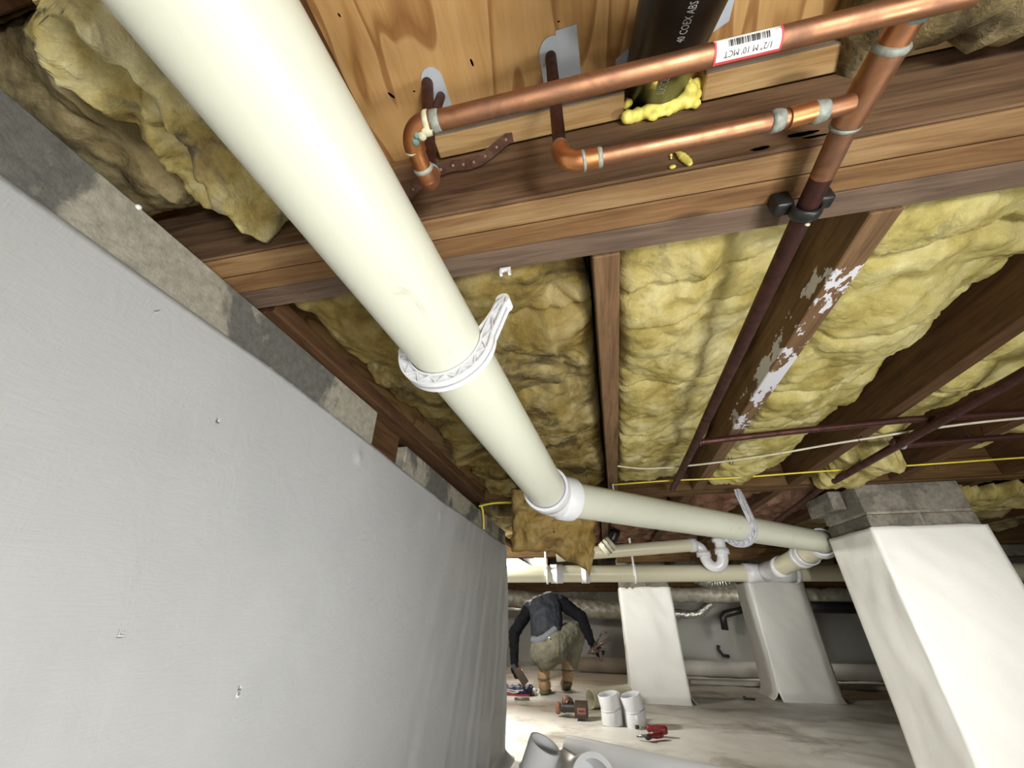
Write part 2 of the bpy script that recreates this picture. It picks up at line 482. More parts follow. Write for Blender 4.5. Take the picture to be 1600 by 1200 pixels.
def board(name, lo, hi, mat, label, cat='joist', group=None, parent=None, bev=.002, skew=False, kind=None, origin=None):
    bm = B(); box(bm, lo, hi, bev)
    if skew:
        for v in bm.verts: v.co.x = skx(v.co.x, v.co.y)
    o = obj(name, bm, mat, parent, smooth=False, origin=origin)
    if parent is None: tag(o, label, cat, group, kind)
    elif label: o['label'] = label
    return o

def sheet(bm, fn, nu, nv):
    G = [[bm.verts.new(fn(i/nu, j/nv)) for i in range(nu+1)] for j in range(nv+1)]
    for j in range(nv):
        for i in range(nu):
            bm.faces.new((G[j][i], G[j][i+1], G[j+1][i+1], G[j+1][i]))
    return G

def thicken(bm, d):
    bmesh.ops.solidify(bm, geom=list(bm.faces), thickness=d)

# ------------------------------------------------------------------ the shell
def fz(x, y):
    z = FLOOR+.010*noise.noise(Vector((x*1.7, y*1.7, 3)))+.008*abs(noise.noise(Vector((x*4+y*2, y*3, 9))))+.003*noise.noise(Vector((x*15, y*15, 1)))
    if x > .9 and y > 2.4: z += .012*noise.noise(Vector((x*5, y*8, 4)))
    return z
bm = B()
sheet(bm, lambda u, v: Vector((-3+7.6*u, -2+8.7*v, fz(-3+7.6*u, -2+8.7*v))), 230, 260)
o = obj('floor', bm, 'poly_floor'); tag(o, kind='structure')
bm = B(); box(bm, (-3.1, -2.1, .67), (4.7, 6.8, .69)); tag(obj('ceiling', bm, 'ply', smooth=False, origin=(0, 0, .67)), kind='structure')
def wall(name, lo, hi, mat):
    bm = B(); box(bm, lo, hi); return tag(obj(name, bm, mat, smooth=False), kind='structure')
wall('wall_rear', (-3, -2.2, FLOOR-.1), (4.7, -2.05, .67), 'poly_back')
wall('wall_right', (4.55, -2.05, FLOOR-.1), (4.7, 6.8, .67), 'poly_back')
wall('wall_far_left', (-3.15, 2.6, FLOOR-.1), (-3, 6.8, .67), 'poly_back')
# back wall : block wall covered with white sheet below, bare above
wall('wall_back', (-3, 6.66, FLOOR-.1), (4.7, 6.85, .67), 'cmu')
bm = B()
def bw(u, v):
    x = -3+7.5*u; z = FLOOR-.02+.78*v
    return Vector((x, 6.62+.02*noise.noise(Vector((x*2, z*3, 0)))+.012*noise.noise(Vector((x*7, z*2, 5)))-.05*(1-v)**6, z))
sheet(bm, bw, 200, 30); thicken(bm, .004)
tag(obj('poly_sheet', bm, 'poly_back'), 'dull white plastic sheet covering the far back wall', 'plastic sheet')

# left foundation wall (top steps down: a pocket, then a lower stretch)
bm = B()
box(bm, (-.80, -2.05, FLOOR-.1), (-.573, .885, .482), .004)
box(bm, (-.80, .885, FLOOR-.1), (-.573, 1.08, .345), .004)
box(bm, (-.80, 1.08, FLOOR-.1), (-.573, 2.54, .455), .004)
# slope the far stretch slightly down
for v in bm.verts:
    if v.co.y > 1.1 and v.co.z > .4: v.co.z -= .03*(v.co.y-1.08)/1.46
tag(obj('wall_left', bm, 'block', smooth=False), kind='structure')
WT = [(-2.0, .383), (.3, .388), (.5, .39), (.9, .376), (1.42, .352), (2.0, .345), (2.54, .338)]
def wt(y):
    for (a, b), (c, d) in zip(WT, WT[1:]):
        if y <= c: return b+(d-b)*(y-a)/(c-a)
    return WT[-1][1]
bm = B()
def lw(u, v):
    y = -2.0+4.555*u
    top = wt(y)
    z = FLOOR-.01+(top-FLOOR+.01)*v
    k = max(0, min(1, (y-.9)/1.3))
    s = (z*1.5+y*1.0)
    d = .004*noise.noise(Vector((y*2.2, z*2.2, 1)))+.0035*k*noise.noise(Vector(((y-z*.42)*13, (z+y)*1.4, 3)))*2.4
    d += k*.009*max(0, noise.noise(Vector(((y-z*.5)*6.5, z*1.0, 12))))*(1-v*.6)
    # two nail dimples near the top edge
    for (yc, zc) in ((.823, .326), (1.39, .30)):
        d += .006*exp(-(((y-yc)/.012)**2+((z-zc)/.012)**2))
    flare = .10*max(0, 1-v/.05)**2 if y > 2.2 else .03*max(0, 1-v/.05)**2
    return Vector((-.5705+.006+d+flare, y, z))
G = sheet(bm, lw, 560, 120)
# return round the end of the wall
end = [r[-1] for r in G]
prev = end
for (dx, dy) in ((-.012, .012), (-.05, .016), (-.22, .016)):
    cur = [bm.verts.new((-.566+dx, 2.555+dy, v.co.z)) for v in end]
    for i in range(len(end)-1): bm.faces.new((prev[i], cur[i], cur[i+1], prev[i+1]))
    prev = cur
thicken(bm, .002)
tag(obj('poly_sheet', bm, 'poly'), 'large smooth white plastic sheet hanging on the left foundation wall', 'plastic sheet')

# wooden block in the pocket of the wall and the sill on the wall top
bm = B(); box(bm, (-.79, .89, .345), (-.60, 1.075, .485), .003)
tag(obj('beam_pocket_block', bm, 'joist_dk', smooth=False), 'dark wooden block filling the gap in the top of the left wall', 'wood block')
bm = B(); box(bm, (-.80, .455, .486), (-.555, 2.0, .524), .003)
tag(obj('sill_plate', bm, 'sill', smooth=False), 'reddish brown sill board lying on top of the left wall', 'sill board')
# small white nail head on the near wall top
bm = B(); ball(bm, (-.573, .222, .478), .004, 8); tag(obj('nail', bm, 'hanger_w'), 'small white nail head on the edge of the left wall top', 'nail')

# ------------------------------------------------------------------ near girder and ledger
g = thing('girder', (.6, .39, .485), 'triple-ply brown wooden girder crossing overhead behind the copper pipes', 'girder')
board('ply', (-.79, .330, .485), (3.2, .364, .668), 'gird_tan', 'light tan bottom ply', parent=g)
board('ply', (-.79, .366, .4855), (3.2, .401, .668), 'gird_mid', None, parent=g)
board('ply', (-.79, .403, .4885), (3.2, .446, .668), 'gird_grey', 'greyish weathered ply', parent=g)
board('facing', (-.79, .3245, .4875), (3.2, .3295, .632), 'gird_face', 'darker brown face with knots and stains', parent=g)
# ledger strip, cut away where the black drain pipe passes
lb = thing('ledger_strip', (-.06, .31, .632), 'pale pine ledger strip on the girder face, left of the black drain pipe', 'ledger')
board('strip', (-.187, .290, .632), (.103, .3243, .6688), 'ledger', None, parent=lb)
board('face', (-.187, .2885, .6335), (.103, .2899, .6688), 'ledger_grey', 'grey weathered front face', parent=lb)
lb = thing('ledger_strip', (.75, .31, .632), 'pale pine ledger strip on the girder face, right of the black drain pipe', 'ledger')
board('strip', (.212, .290, .632), (1.6, .3243, .6688), 'ledger', None, parent=lb)
board('face', (.212, .2885, .6335), (1.6, .2899, .6688), 'ledger_grey', 'grey weathered front face', parent=lb)
# dark knot holes on the girder face / bottom and slit knots on the plywood
def stain(name, pts, mat='staple', n=(0, -1, 0), label=None, parent=None):
    bm = B(); vs = [bm.verts.new(p) for p in pts]; bm.faces.new(vs); thicken(bm, .0006)
    return obj(name, bm, mat, parent, smooth=False)
for (cx, cy, L, Wd, a) in ((-.236, .238, .006, .0019, .9), (-.105, .224, .005, .0017, 1.4), (.055, .164, .0055, .0022, 1.5), (-.20, .24, .002, .001, .3), (-.26, .14, .0024, .0013, 1.2), (.02, .205, .002, .001, 0)):
    bm = B()
    vs = [bm.verts.new((cx+cos(t)*L*cos(a)-sin(t)*Wd*sin(a), cy+cos(t)*L*sin(a)+sin(t)*Wd*cos(a), .6698)) for t in [2*pi*k/10 for k in range(10)]]
    bm.faces.new(vs); thicken(bm, .0006)
    tag(obj('trim_1', bm, 'staple', smooth=False), kind='structure')
def face_spot(cx, cz, L, H, seed, y=.3240):
    bm = B()
    vs = [bm.verts.new((cx+cos(t)*L*(1+.5*noise.noise(Vector((cos(t)*2, sin(t)*2, seed)))), y, cz+sin(t)*H*(1+.5*noise.noise(Vector((cos(t)*2, sin(t)*2, seed+5)))))) for t in [2*pi*k/18 for k in range(18)]]
    bm.faces.new(vs); thicken(bm, .0006)
    obj('knot', bm, 'staple', g, smooth=False)
face_spot(.250, .497, .011, .0035, 1)
face_spot(.302, .510, .018, .004, 3)
face_spot(.312, .500, .014, .0025, 4)

# ------------------------------------------------------------------ joists of the middle bays
J = [(-.35, 'joist_dk'), (.038+.022, 'joist'), (.45, 'joist_paint'), (.86, 'joist_dk'), (1.262, 'joist_dk'), (1.67, 'joist_dk'), (2.07, 'joist_dk')]
JL = ['dark floor joist mostly hidden behind the big white drain pipe',
      'straight brown floor joist running away from the girder, left of the dark copper pipe',
      'floor joist smeared with flaky white paint along its lower edge',
      'wide dark brown floor joist right of the paint-smeared joist',
      'tan-edged floor joist beside torn insulation over the large block pier',
      'dark floor joist behind the right edge of the large block pier',
      'dark floor joist at the far right above the yellow wire']
for (x, m), l in zip(J, JL):
    y0 = .447
    bm = B(); box(bm, (x-.0215, y0, .485), (x+.0215, 1.965, .669), .002)
    for v in bm.verts: v.co.x = skx(v.co.x, v.co.y)
    tag(obj('floor_joist', bm, m, smooth=False, origin=(skx(x, y0), y0, .485)), l, 'joist')
# near bay joist hidden behind the pipe
board('floor_joist', (-.335, -1.2, .49), (-.292, .3235, .669), 'joist_dk', 'dark joist above the near end of the white drain pipe', skew=False)

# second girder on the large pier
g2 = thing('girder', (.6, 2.05, .485), 'layered dark girder crossing far behind the joists, resting on the large block pier', 'girder')
for k, (ya, yb, zb) in enumerate(((1.967, 2.004, .487), (2.006, 2.044, .483), (2.046, 2.085, .488))):
    board('ply', (-.56, ya, zb), (4.4, yb, .669), 'beam_far', None, parent=g2)

# ------------------------------------------------------------------ insulation
batt('insulation_batt', -.542, -.372, .450, 1.93, lambda x, y: .505, 'ins_brown',
     'narrow dark olive glass-wool batt between the left wall and the white pipe', seed=2, rag=.02, amp=1.05,
     creases=((.72, .02, .012), (1.0, .02, .012), (1.25, .015, .01), (1.5, .02, .01)), xl=lambda y: .03*max(0, sin(y*7)))
batt('insulation_batt', -.325, .030, .450, 1.93, lambda x, y: .513+.012*(x > -.05), 'ins_brown',
     'tan olive glass-wool batt right of the white pipe hanger', seed=5, amp=1.0, rag=.008,
     creases=((.60, .022, .008), (.92, .02, .01), (1.22, .02, .012), (1.5, .02, .01)))
batt('insulation_batt', .086, .424, .450, 1.88, lambda x, y: .503+.085*max(0, (x-.20)/.23)**1.4, 'ins',
     'yellow glass-wool batt beside the straight brown joist, under the dark copper pipe', seed=11, amp=1.05, rag=.010,
     creases=((.575, .03, .007), (.66, .012, .006), (.95, .022, .008), (1.27, .03, .008), (1.55, .015, .01)))
batt('insulation_batt', .476, .834, .450, 1.90, lambda x, y: .497+.10*max(0, (x-.60)/.24)**1.3, 'ins2',
     'bright yellow glass-wool batt between the paint-smeared joist and the wide dark joist', seed=17, amp=1.15, rag=.012,
     creases=((.56, .03, .010), (.78, .014, .007), (1.05, .02, .010), (1.30, .03, .01), (1.6, .02, .01)))
batt('insulation_batt', .886, 1.06, .450, 1.45, lambda x, y: .497, 'ins2',
     'narrow torn yellow glass-wool strip right of the wide dark joist', seed=23, amp=.9, rag=.025,
     creases=((.7, .02, .01), (1.1, .02, .01)), xr=lambda y: -.03+.03*sin(y*8))
batt('insulation_batt', .93, 1.12, 1.62, 1.93, lambda x, y: .475-.05*max(0, (y-1.7)/.25), 'ins',
     'ragged yellow insulation scrap hanging where the two dark pipes meet the pier', seed=29, amp=1.3, rag=.04, top=.60)
batt('insulation_batt', 1.29, 1.46, 1.05, 1.75, lambda x, y: .52, 'ins',
     'torn insulation scrap beside the tan-edged joist above the block pier', seed=31, amp=1.2, rag=.05, top=.62)
batt('insulation_batt', 1.70, 2.03, 1.2, 1.93, lambda x, y: .50, 'ins',
     'pale olive insulation piece at the far right behind the yellow wire', seed=37, amp=1.2, rag=.05, top=.62)
batt('insulation_batt', 1.62, 2.2, 2.17, 2.65, lambda x, y: .43+.05*(y-2.1), 'ins',
     'yellow insulation piece sagging just right of the large block pier', seed=39, amp=1.0, rag=.04, top=.495, skew=False)
# near bay, left of the pipe: torn, folded, dusty
def ridge_near(x, y):
    # a thick twisted rope of wool along the wall, folds fanning from it
    c = -.455+.02*sin(y*16)+.10*max(0, y-.2)
    d = -.045*exp(-((x-c)/.022)**2)
    d += .03*exp(-((x-(c-.05))/.02)**2)
    d += .022*noise.noise(Vector((x*30, y*11, 2)))+.016*noise.noise(Vector(((x+y)*40, y*14, 8)))-.022*(bil((x+.02*noise.noise(Vector((x*9, y*9, 0))), y, 2), 19, 3)-.2)-.012*(bil(((x+y), y*.5, 5), 46, 6)-.2)+.006*noise.noise(Vector(((x-y*.4)*150, y*30, 8)))
    return d
batt('insulation_batt', -.86, -.40, .055, .300, lambda x, y: .612-.03*(x < -.62), 'ins_grey',
     'shadowed olive insulation lying along the wall top behind the torn near batt', seed=40, amp=1.2, rag=.012, step=.006, skew=False, top=.665)
batt('insulation_batt', -.545, -.345, -.30, .312, lambda x, y: .535, 'ins_dirty',
     'torn dirty glass-wool batt in the near bay left of the white pipe', seed=41, amp=1.4, rag=.018, ridges=ridge_near, step=.0042, skew=False, top=.57,
     xl=lambda y: -.02+.05*max(0, y-.12)+(.075 if y < .035 else (.075-.075*(y-.035)/.02 if y < .055 else 0)))
board('blocking', (-.80, -.30, .60), (-.44, .045, .665), 'joist_dk', 'dark brown board above the wall in the top left corner', 'board')
def rn2(x, y): return .02*noise.noise(Vector((x*14, y*10, 2)))
batt('insulation_batt', .375, .85, -.25, .300, lambda x, y: .560-.03*(x-.35)+.30*max(0, .10-abs(x-.37)), 'ins_grey',
     'grey dusty insulation batt in the near right corner beside the copper pipes', seed=47, amp=1.4, rag=.03, ridges=rn2, step=.006, skew=False, top=.667)
batt('insulation_batt', .885, 1.5, -.25, .300, lambda x, y: .55, 'ins_grey',
     'shadowed grey-brown insulation batt along the girder at the far right edge', seed=49, amp=1.4, rag=.03, ridges=rn2, step=.009, skew=False, top=.667)
bm = B()
for k in range(6): ball(bm, (.335+.008*k, .152+.004*(k % 3), .50+.004*(k % 2)), .012, 8, (1.3, 1, .8))
o = remesh('insulation_tuft', bm, 'ins2', None, .004, 2, amp=.003, freq=60); tag(o, 'small bright yellow tuft at the top right above the copper tee', 'insulation')

# batt hanging down behind the elbow
bm = B()
def hb(side):
    def f(u, v):
        x = -.385+.395*u; z = .50-.36*v
        if True:
            lo = .50-(.275+.10*max(0, (u-.42))*2.0+.012*noise.noise(Vector((u*9, 3, 1)))) if u < .86 else .50-(.39-.75*(u-.86))
            z = .50+(lo-.50)*v
        x += -.01*v*(1-u)-.07*v*max(0, u-.8)*2+.012*noise.noise(Vector((v*8, u > .5, 2)))
        n = .030*(bil((x, z, 3), 7, 2)-.2)+.016*(bil((x, z, 3), 17, 4)-.2)+.007*(bil((x, z, 3), 40, 6)-.2)
        e = min(u, 1-u, v*1.5, 1-v)
        t = .040*min(1, (max(0, e)/.07))**.5
        y = 1.84+.05*v
        y += -(t+n*1.4) if side < 0 else t
        return Vector((x, y, z))
    return f
sheet(bm, hb(-1), 76, 76); sheet(bm, hb(1), 76, 76)
bmesh.ops.remove_doubles(bm, verts=bm.verts, dist=.002)
tag(obj('insulation_batt', bm, 'ins_tan'), 'loose brown insulation flap hanging down behind the white elbow, above the crouching person', 'insulation')

# ------------------------------------------------------------------ far bays
XJ = [-.78, -.36, .06, .47, .88, 1.29, 1.70, 2.11, 2.52, 2.93]
for k, x in enumerate(XJ):
    lab = ['leftmost', 'second from the left', 'third from the left', 'fourth from the left', 'fifth from the left', 'sixth from the left', 'seventh from the left', 'eighth from the left', 'ninth from the left', 'rightmost'][k]
    board('floor_joist', (x-.0215, 2.087, .487), (x+.0215, 3.985, .669), 'joist_dk', 'dark joist of the bays beyond the second girder, %s of the row' % lab, 'joist', 'joists beyond the second girder')
    if k < 9:
        far = ['far left near the lamp', 'left of the hanging insulation flap', 'above the black pipe stub', 'above the white trap', 'above the sloping white pipe', 'behind the large pier', 'right of the large pier', 'farther right of the large pier', 'at the far right']
        batt('insulation_batt', x+.03, XJ[k+1]-.03, 2.12 if k % 2 else 2.5, 3.9, (lambda x_, y_: .515), 'ins_pink' if k in (1, 2, 3, 4) else 'ins_grey',
             ('dusty pink' if k in (1, 2, 3, 4) else 'grey-brown')+' insulation batt between far joists, '+far[k], seed=60+k, step=.02, rag=.02, skew=False, amp=1.4, group='insulation beyond the second girder')
g3 = thing('girder', (.6, 4.06, .43), 'dark girder resting on the two farther piers', 'girder')
for k in range(3):
    board('ply', (-2.9, 3.99+.04*k, .428), (4.4, 4.027+.04*k, .669), 'beam_far', None, parent=g3)
for k, x in enumerate([-1.6, -.8, 0, .8, 1.6, 2.4, 3.2]):
    board('floor_joist', (x-.0215, 4.112, .44), (x+.0215, 6.65, .669), 'joist_dk', 'dark joist between the farthest girder and back wall, %s of seven' % ['leftmost', 'second', 'third', 'middle', 'fifth', 'sixth', 'rightmost'][k], 'joist', 'joists against the back wall')
bm = B(); box(bm, (-3, 6.55, .22), (4.5, 6.62, .43), .004)
tag(obj('rim_board', bm, 'beam_far', smooth=False), 'long dark board along the top of the back wall', 'board')
bm = B(); box(bm, (-.56, 2.6, .36), (.9, 2.64, .48), .003)
# brown planks seen above the far white pipe
bm.free()
board('plank', (.15, 3.93, .36), (2.6, 3.985, .45), 'beam_far', 'brown plank under the farthest girder between the two farther piers', 'plank')

# ------------------------------------------------------------------ piers
def pier(x0, x1, y0, y1, ztop, zwrap, label, seed, courses=True, wrapmat='poly_pillar', shim=True, bulge=.008):
    t = thing('block_pier', ((x0+x1)/2, (y0+y1)/2, FLOOR), label, 'pier')
    z = ztop; k = 0
    H = .19
    first = True
    while z > FLOOR+.02:
        zb = max(FLOOR-.005, z-(.085 if first else H)) if seed != 1 else max(FLOOR-.005, z-(.118 if first else H))
        bm = B()
        if k % 2 == 0: box(bm, (x0, y0, zb), (x1, y1, z), .004)
        else:
            xm = (x0+x1)/2
            box(bm, (x0, y0, zb), (xm-.005, y1, z), .004); box(bm, (xm+.005, y0, zb), (x1, y1, z), .004)
        obj('block_course', bm, 'cmu', t, smooth=False)
        z = zb-.010; k += 1; first = False
        if z < zwrap-.25: break
    bm = B(); box(bm, (x0+.006, y0+.004, FLOOR), (x1-.006, y1-.006, ztop-.012))
    obj('mortar', bm, 'mortar', t, smooth=False)
    # plastic wrap
    bm = B(); m = .010
    def side(a, b):
        a = Vector(a); b = Vector(b); d = (b-a); L = d.length; d.normalize(); nrm = Vector((d.y, -d.x, 0))
        def f(u, v):
            p = a+d*L*u; zz = FLOOR-.005+(zwrap-FLOOR+.005)*v
            e = min(u, 1-u)
            w = bulge*(.9*noise.noise(Vector((p.x*5+seed, p.y*5, zz*3)))+.5*noise.noise(Vector((p.x*14+zz*9+seed, p.y*14, zz*8))))
            w += .012*max(0, noise.noise(Vector((p.x*3+zz*1.5, p.y*3, zz*1.2+seed))))
            w *= min(1, e/.06)
            fl = .05*max(0, 1-v/.07)**2+.01*max(0, 1-v/.3)
            return Vector((p.x, p.y, zz+.006*noise.noise(Vector((p.x*12, p.y*12, seed)))*(v > .99)))+nrm*(w+fl)
        return f
    P = [(x0-m, y0-m, 0), (x1+m, y0-m, 0), (x1+m, y1+m, 0), (x0-m, y1+m, 0)]
    for i in range(4):
        sheet(bm, side(P[i], P[(i+1) % 4]), 26, 56)
    bmesh.ops.remove_doubles(bm, verts=bm.verts, dist=.012)
    thicken(bm, .002)
    obj('plastic_wrap', bm, wrapmat, t)
    return t
big = pier(1.157, 1.552, 2.01, 2.355, .482, .300, 'large block pier at the right, wrapped in white plastic below a bare block top', 1, bulge=.007)
pier(.155, .575, 4.05, 4.45, .424, .165, 'bright white plastic-wrapped pier right of the crouching person', 2)
pier(1.345, 1.785, 4.40, 4.80, .424, .215, 'duller grey-white wrapped pier between the middle pier and the large pier', 3)
# grey-wood shim/cut blocks on the left face top
bm = B(); box(bm, (1.10, 2.12, .40), (1.155, 2.36, .484), .004)
tag(obj('shim_block', bm, 'cmu', smooth=False), 'grey block wedged against the left side of the large pier top', 'block')

# ------------------------------------------------------------------ big white drain line
RP = .0572
A0 = Vector((-.268, -.45, .415)); A1 = Vector((-.232, .053, .374)); E1 = Vector((-.128, 1.205, .302))
Bend = E1; S2 = Vector((-.095, 1.262, .3195)); E2 = Vector((1.235, 2.600, .313))
d1 = (E1-A1).normalized(); A0 = A1-d1*.6
d2 = Vector((.711, .703, -.004)).normalized()
E2 = E1+d2*1.90
E2.z = .308
d2 = (E2-E1).normalized()
dl = thing('drain_pipe', E1, 'large ivory drain line sloping overhead from top left, turning right at a white elbow', 'drain pipe')
def pipe_part(name, a, b, r, mat, wall_t=.005, seg=56, label=None, parent=None, n=2):
    a = Vector(a); b = Vector(b); bm = B()
    L = (b-a).length
    prof = [(0, r-wall_t), (0, r)]+[(i/8, r) for i in range(1, 8)]+[(1, r), (1, r-wall_t), (0, r-wall_t)]
    lathe(bm, a, b, prof, seg)
    bmesh.ops.remove_doubles(bm, verts=bm.verts, dist=1e-5)
    o = obj(name, bm, mat, parent, smooth=True)
    if label: o['label'] = label
    md = o.modifiers.new('edge', 'EDGE_SPLIT'); md.split_angle = radians(50)
    return o
pipe_part('pipe', A0, E1-d1*.035, RP, 'pvc', parent=dl)
pipe_part('pipe', E1+d2*.03, E2-d2*.04, RP-.002, 'pvc', parent=dl)
def elbow(parent, c, da, db, r, sock, mat, ring=True, name='elbow'):
    """socket on incoming side (-da) and on the outgoing side (db)"""
    bm = B()
    ro = r+.006
    a = c-da*sock*.55; b = c+db*sock*.55
    pts = arc_pts(a, c, b, 12)
    pts = [c-da*sock]+pts+[c+db*sock]
    rr = [ro+.003]+[ro]*(len(pts)-2)+[ro+.003]
    tube(bm, pts, [r+.005]*len(pts), 44)
    # sockets
    for p, q in ((c-da*sock*1.25, c-da*sock*.45), (c+db*sock*1.25, c+db*sock*.45)):
        lathe(bm, p, q, [(0, r), (0, ro+.0045), (.06, ro+.005), (.85, ro+.004), (1, ro-.001), (1, r)], 44)
    o = obj(name, bm, mat, parent)
    md = o.modifiers.new('edge', 'EDGE_SPLIT'); md.split_angle = radians(40)
    if ring:
        bm = B()
        p = c-da*sock*1.25
        lathe(bm, p-da*.0012, p+da*.0025, [(0, r), (0, r+.003), (1, r+.003), (1, r)], 44)
        q = obj('primer_ring', bm, 'seam', o if False else parent); q['label'] = 'purple primer line at the socket'
    return o
elbow(dl, E1, d1, d2, RP, .062, 'pvc_w')
d3 = Vector((-.12, .985, -.12)).normalized()
elbow(dl, E2, d2, d3, RP, .058, 'pvc_w', ring=True)
W0 = Vector((1.205, 3.42, .226))
d3 = (W0-E2).normalized()
pipe_part('pipe', E2+d3*.05, W0-d3*.2, RP-.001, 'pvc_far', parent=dl)
elbow(dl, E2+d3*.30, d3, d3, RP, .04, 'pvc_w', ring=True, name='coupling')
# far horizontal run
FA = Vector((-1.9, 2.98, .224)); FB = Vector((3.4, 3.80, .226)); fd = (FB-FA).normalized()
def onfar(x): return FA+fd*((x-FA.x)/fd.x)
pipe_part('pipe', FA, FB, RP, 'pvc_far', parent=dl)
for (x, L) in ((-.33, .045), (-.12, .03)):
    c = onfar(x); bm = B()
    lathe(bm, c-fd*L, c+fd*L, [(0, RP), (0, RP+.007), (.46, RP+.007), (.47, RP+.0095), (.53, RP+.0095), (.54, RP+.007), (1, RP+.007), (1, RP)], 44)
    o = obj('coupling', bm, 'pvc_w', dl)
# wye
wy = onfar(1.17)
bm = B()
lathe(bm, wy-fd*.14, wy+fd*.20, [(0, RP), (0, RP+.008), (.2, RP+.008), (.22, RP+.005), (.75, RP+.005), (.77, RP+.009), (1, RP+.009), (1, RP)], 44)
brd = (E2-W0).normalized()
tube(bm, [wy+Vector((0, -.0, 0)), wy+(W0-wy)*.3-d3*.10, W0-d3*.16, W0-d3*.24], [RP+.004, RP+.005, RP+.007, RP+.008], 40)
obj('wye', bm, 'pvc_w', dl)
c = onfar(1.17)+fd*.21
bm = B(); lathe(bm, c-fd*.006, c+fd*.02, [(0, RP), (0, RP+.014), (1, RP+.014), (1, RP)], 40); obj('coupling', bm, 'hanger_w', dl)

# ------------------------------------------------------------------ pipe hangers
def jhook(center, axis, r, mat, label, thick=.020, arm=.13, wid=.018, tip=True, mirror=1, lean=.0, arc=(183, 360)):
    axis = axis.normalized(); u = axis.cross(Vector((0, 0, 1))).normalized()*mirror; w_ = u.cross(axis)*mirror
    if w_.z < 0: w_ = -w_
    ri = r+.0015; ro = ri+wid
    t = thing('pipe_hanger', center-Vector((0, 0, ro)), label, 'pipe hanger')
    pts_o = []; pts_i = []
    a0, a1 = radians(arc[0]), radians(arc[1])
    N = 44
    for k in range(N+1):
        a = a0+(a1-a0)*k/N
        pts_i.append((cos(a)*ri, sin(a)*ri)); pts_o.append((cos(a)*ro, sin(a)*ro))
    # rim flange + web
    def ext(bm, inner, outer, h0, h1):
        n = len(inner); A = []
        for (p, q) in zip(inner, outer):
            A.append([bm.verts.new(center+u*x+w_*y+axis*h) for (x, y) in (p, q) for h in (h0, h1)])
        for a_, b_ in zip(A, A[1:]):
            for i, j in ((0, 1), (1, 3), (3, 2), (2, 0)):
                bm.faces.new((a_[i], a_[j], b_[j], b_[i]))
        bm.faces.new((A[0][0], A[0][1], A[0][3], A[0][2])); bm.faces.new((A[-1][0], A[-1][2], A[-1][3], A[-1][1]))
    h = thick/2
    aend = a1; dx, dy = -sin(aend), cos(aend)
    ex, ey = cos(aend), sin(aend)
    arm_i = []; arm_o = []
    for k in range(1, 8):
        s = arm*k/7; lx = ex*ri+dx*s+lean*s; ly = ey*ri+dy*s
        ww = wid*(1+.06*k/7) if k < 7 else wid*.7
        arm_i.append((lx+(wid-ww)/2, ly)); arm_o.append((lx+(wid+ww)/2, ly-.0*k))
    bm = B(); fi = pts_i+arm_i; fo = pts_o+arm_o
    # web plate (thin, recessed) and two rims
    ext(bm, fi, fo, -h*.25, h*.25)
    rin = [((x*(1)+(X-x)*.0), (y+(Y-y)*.0)) for (x, y), (X, Y) in zip(fi, fo)]
    a_in = [(x+(X-x)*.16, y+(Y-y)*.16) for (x, y), (X, Y) in zip(fi, fo)]
    a_out = [(x+(X-x)*.84, y+(Y-y)*.84) for (x, y), (X, Y) in zip(fi, fo)]
    ext(bm, rin, a_in, -h, h); ext(bm, a_out, fo, -h, h)
    obj('hook', bm, mat, t, smooth=False)
    # zig-zag ribs
    bm = B(); n = len(fi)
    for k in range(0, n-3, 3):
        p = a_in[k] if (k//3) % 2 == 0 else a_out[k]; q = a_out[k+3] if (k//3) % 2 == 0 else a_in[k+3]
        P = center+u*p[0]+w_*p[1]; Q = center+u*q[0]+w_*q[1]
        dd = (Q-P).normalized(); nn = dd.cross(axis)*.0009
        vs = []
        for hh in (-h*.9, h*.9):
            vs += [bm.verts.new(P+nn+axis*hh), bm.verts.new(P-nn+axis*hh), bm.verts.new(Q-nn+axis*hh), bm.verts.new(Q+nn+axis*hh)]
        for f in ((0, 1, 2, 3), (7, 6, 5, 4), (0, 4, 5, 1), (1, 5, 6, 2), (2, 6, 7, 3), (3, 7, 4, 0)):
            bm.faces.new([vs[i] for i in f])
    obj('rib', bm, mat, t, smooth=False)
    if tip:
        bm = B()
        tx, ty = arm_i[-1]; tx += wid*.4
        pi_ = [(tx-wid*.55, ty-.002), (tx-wid*.9, ty-.02), (tx-wid*1.5, ty-.040), (tx-wid*2.1, ty-.056)]
        po_ = [(tx+wid*.35, ty+.006), (tx-wid*.35, ty-.004), (tx-wid*.95, ty-.026), (tx-wid*1.6, ty-.046)]
        ext(bm, pi_, po_, -h, h)
        p = center+u*tx+w_*(ty-.002)
        lathe(bm, p-axis*h, p+axis*h, [(0, 0), (0, wid*.60), (1, wid*.60), (1, 0)], 24)
        obj('barb', bm, mat, t, smooth=False)
    bm = B(); k = pts_o[0]
    p = center+u*(k[0]+wid*.45)+w_*(k[1]+.002)
    lathe(bm, p-axis*h*1.1, p+axis*h*1.1, [(0, 0), (0, wid*.5), (1, wid*.5), (1, 0)], 16)
    obj('end_lug', bm, mat, t, smooth=False)
    return t
hp = A1+d1*((.45-A1.y)/d1.y)
jhook(hp, d1, RP, 'hanger_w', 'bright white ribbed plastic J-hook around the large sloping pipe', arm=.068, wid=.0185, thick=.021, lean=.32)
hp2 = E1+d2*1.03
jhook(hp2, d2, RP-.002, 'hanger_g', 'dusty grey plastic hanger on the run that crosses right, its arm rising to the wires', arm=.155, wid=.024, thick=.018, tip=False, mirror=1, lean=-.12, arc=(200, 362))
hp3 = E1+d2*1.72
